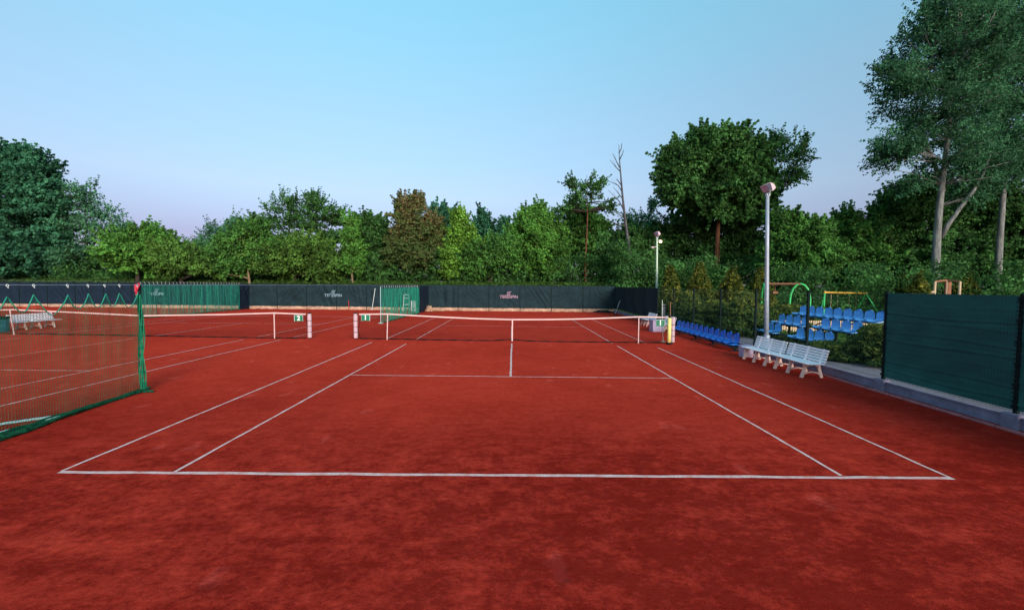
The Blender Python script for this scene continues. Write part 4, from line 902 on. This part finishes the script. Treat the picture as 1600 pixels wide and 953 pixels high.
# big fork of the near poplar and the slanting bare bough of the airy tree
pop = [o for o in bpy.data.objects if o.get('label', '').startswith('huge poplar')][0]
def bough(root, pts, rs, d, mat, name='bough'):
    m = MB(); m.tube([site(px, py, d + dd) - root.location for px, py, dd in pts], rs, 8); obj(name, m, mat, root, True)
bough(pop, [(1470, 372, 0), (1482, 350, -.3), (1500, 325, -.6), (1520, 300, -.8), (1535, 275, -.8), (1548, 240, -.5)], [.16, .15, .13, .11, .09, .06], 31, M['bark_pale'])
bough(pop, [(1474, 300, 0), (1462, 262, .4), (1448, 225, .6), (1432, 180, .8)], [.16, .13, .10, .05], 31, M['bark_pale'])
ai = [o for o in bpy.data.objects if o.get('label', '').startswith('airy tree with a bare slanting')][0]
bough(ai, [(1197, 320, 0), (1215, 300, 0), (1235, 285, 0), (1252, 274, 0)], [.14, .12, .08, .04], 46, M['bark_grey'])

# dead tree
d = 43.5; B = site(990, 440, d); B.z = terrain(B.x, B.y)
t = thing('dead_tree', 'leafless dead tree with a thin bleached trunk left of the tall dark tree', 'tree', B)
P_ = [site(px, py, d) - B for px, py in ((990, 440), (986, 410), (981, 375), (977, 345), (973, 310), (970, 275), (968, 250), (967, 226))]; P_[0] = Vector((0, 0, -.1))
m = MB(); m.tube(P_, [.22, .19, .17, .14, .11, .08, .05, .02], 8); obj('trunk', m, M['bark_grey'], t, True)
rnd = random.Random(8)
for (a, b_, e) in (((977, 352), (962, 350), (945, 340)), ((977, 342), (965, 334), (950, 325)), ((975, 330), (968, 315), (950, 297)), ((972, 300), (966, 290), (945, 280)), ((974, 312), (969, 306), (958, 292)), ((969, 268), (963, 262), (953, 250)), ((968, 250), (972, 242), (975, 235)), ((968, 262), (963, 252), (957, 240)), ((971, 290), (966, 283), (962, 280)), ((967, 240), (971, 232), (971, 224)), ((975, 322), (970, 320), (963, 317))):
    m = MB(); s_ = rnd.uniform(-.6, .6); q = [site(*a, d) - B, site(*b_, d + s_ * .5) - B, site(*e, d + s_) - B]; m.tube(q, [.06, .045, .015], 5)
    m.tube([q[1], q[1].lerp(q[2], .5) + Vector((rnd.uniform(-.1, .1), 0, .35))], [.02, .006], 4); obj('branch', m, M['bark_grey'], t, True)

# undergrowth on the bank and along the wood edge: one uncountable mass
rng = np.random.default_rng(77)
def band(n, x0, x1, dy0, dy1, z0, z1, seed):
    r = np.random.default_rng(seed); x = r.uniform(x0, x1, n); yy = np.array([fy(v) for v in x]) + r.uniform(dy0, dy1, n)
    zz = np.array([terrain(a, b) for a, b in zip(x, yy)]) + z0 + (z1 - z0) * r.random(n) ** 1.5; return np.stack([x, yy, zz], 1)
cc = np.concatenate([band(1200, -60, 16, 6, 11, .1, 3.3, 1), band(520, -60, 12, 11, 16, .5, 5.0, 2)])
tag(put('undergrowth', leaf_cloud('undergrowth', cc, np.full(len(cc), .85), 75, .17, L['deep'], 5, .7)), kind='stuff')
cc = np.concatenate([band(1000, 9, 60, 3, 9, .1, 5.2, 3)])
tag(put('undergrowth', leaf_cloud('undergrowth', cc, np.full(len(cc), .9), 75, .17, L['deep'], 6, .7)), kind='stuff')
cc = band(420, 9.9, 27, 1.5, 6, .1, 4.6, 33)
tag(put('undergrowth', leaf_cloud('undergrowth', cc, np.full(len(cc), .9), 80, .15, L['deep'], 36, .7)), kind='stuff')
r = np.random.default_rng(4); n_ = 620; x = r.uniform(19, 62, n_); y = 13 - (x - 19) * .35 + r.uniform(-1.5, 3, n_); z = r.random(n_) ** 1.3 * 3.8
tag(put('undergrowth', leaf_cloud('undergrowth', np.stack([x, y, z], 1), np.full(n_, .85), 90, .13, L['deep'], 8, .7)), kind='stuff')
cc = band(1500, -60, 11, 3.8, 6.2, .0, .10, 9)
tag(put('bank_weeds', leaf_cloud('bank_weeds', cc, np.full(len(cc), .20), 22, .08, L['weed'], 7, .8, 2.6, None, .1)), kind='stuff')
r = np.random.default_rng(14); n_ = 5000; x = r.uniform(10.9, 24, n_); y = r.uniform(-12, 12, n_)
tag(put('grass_tufts', leaf_cloud('grass_tufts', np.stack([x, y, np.full(n_, .03)], 1), np.full(n_, .14), 7, .05, L['weed'], 15, .4, 3.2, None, .0)), kind='stuff')

# conifers and low shrubs beyond the side fence
def cone_shrub(name, label, x, y, h, rad, mat, seed, n=150, per=60, leaf=.07, layered=False, group=None, power=1.0):
    rng_ = np.random.default_rng(seed); t = thing(name, label, 'conifer' if not layered else 'shrub', (x, y, 0), 0, group)
    u = rng_.random(n) ** (.8); a = rng_.random(n) * 6.283; prof = (1 - u) ** power * (.95 if layered else 1.12) + .06
    rr = rad * prof * (.55 + .5 * rng_.random(n)); z = .1 + u * (h - .12)
    if layered: z = np.round(z / .14) * .14 + rng_.normal(size=n) * .02
    cc = np.stack([rr * np.cos(a), rr * np.sin(a), z], 1)
    if layered: fr = np.full(n, .23) * rng_.uniform(.5, 1.3, n)
    else: fr = .15 * rng_.uniform(.6, 1.4, n)
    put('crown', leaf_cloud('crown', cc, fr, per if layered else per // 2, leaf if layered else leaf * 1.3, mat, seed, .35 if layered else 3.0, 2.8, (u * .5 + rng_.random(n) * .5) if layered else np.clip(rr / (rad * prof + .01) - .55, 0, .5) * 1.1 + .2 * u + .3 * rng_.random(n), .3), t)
    m = MB(); m.tube([(0, 0, 0), (0, 0, h * .8)], [.06, .02], 6); obj('trunk', m, M['bark_dark'], t)
gt = 'golden cone shaped thujas beyond the right fence'
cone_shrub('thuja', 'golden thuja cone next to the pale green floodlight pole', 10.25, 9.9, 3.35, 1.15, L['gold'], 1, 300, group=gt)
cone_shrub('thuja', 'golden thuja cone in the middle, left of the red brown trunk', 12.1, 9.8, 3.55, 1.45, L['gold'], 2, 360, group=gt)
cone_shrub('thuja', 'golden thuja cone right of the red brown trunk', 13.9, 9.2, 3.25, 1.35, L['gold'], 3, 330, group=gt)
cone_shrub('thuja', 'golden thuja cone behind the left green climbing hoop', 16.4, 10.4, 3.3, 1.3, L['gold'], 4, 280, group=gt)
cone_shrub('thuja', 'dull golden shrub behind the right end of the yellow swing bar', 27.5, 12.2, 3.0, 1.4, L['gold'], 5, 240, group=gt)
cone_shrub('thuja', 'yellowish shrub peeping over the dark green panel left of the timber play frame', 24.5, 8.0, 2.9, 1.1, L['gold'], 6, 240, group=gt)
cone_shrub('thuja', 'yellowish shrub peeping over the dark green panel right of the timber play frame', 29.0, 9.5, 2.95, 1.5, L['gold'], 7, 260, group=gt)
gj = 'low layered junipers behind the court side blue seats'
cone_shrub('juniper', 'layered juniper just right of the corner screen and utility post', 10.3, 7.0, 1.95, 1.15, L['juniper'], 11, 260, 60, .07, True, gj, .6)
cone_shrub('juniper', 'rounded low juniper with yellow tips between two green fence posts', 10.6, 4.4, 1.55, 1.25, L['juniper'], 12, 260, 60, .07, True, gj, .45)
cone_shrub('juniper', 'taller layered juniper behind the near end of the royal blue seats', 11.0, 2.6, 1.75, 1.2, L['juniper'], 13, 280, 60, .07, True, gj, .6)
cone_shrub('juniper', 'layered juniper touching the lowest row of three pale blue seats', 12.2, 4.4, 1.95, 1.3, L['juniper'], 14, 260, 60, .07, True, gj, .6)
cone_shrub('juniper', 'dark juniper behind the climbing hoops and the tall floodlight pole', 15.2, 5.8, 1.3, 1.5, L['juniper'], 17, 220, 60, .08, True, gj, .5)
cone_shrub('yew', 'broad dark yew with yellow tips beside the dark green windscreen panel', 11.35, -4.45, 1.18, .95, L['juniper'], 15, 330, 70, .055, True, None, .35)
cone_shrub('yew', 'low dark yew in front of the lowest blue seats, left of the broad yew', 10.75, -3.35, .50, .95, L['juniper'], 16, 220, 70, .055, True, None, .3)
print('faces', sum(len(o.data.polygons) for o in bpy.data.objects if o.type == 'MESH'), 'objects', len(bpy.data.objects))
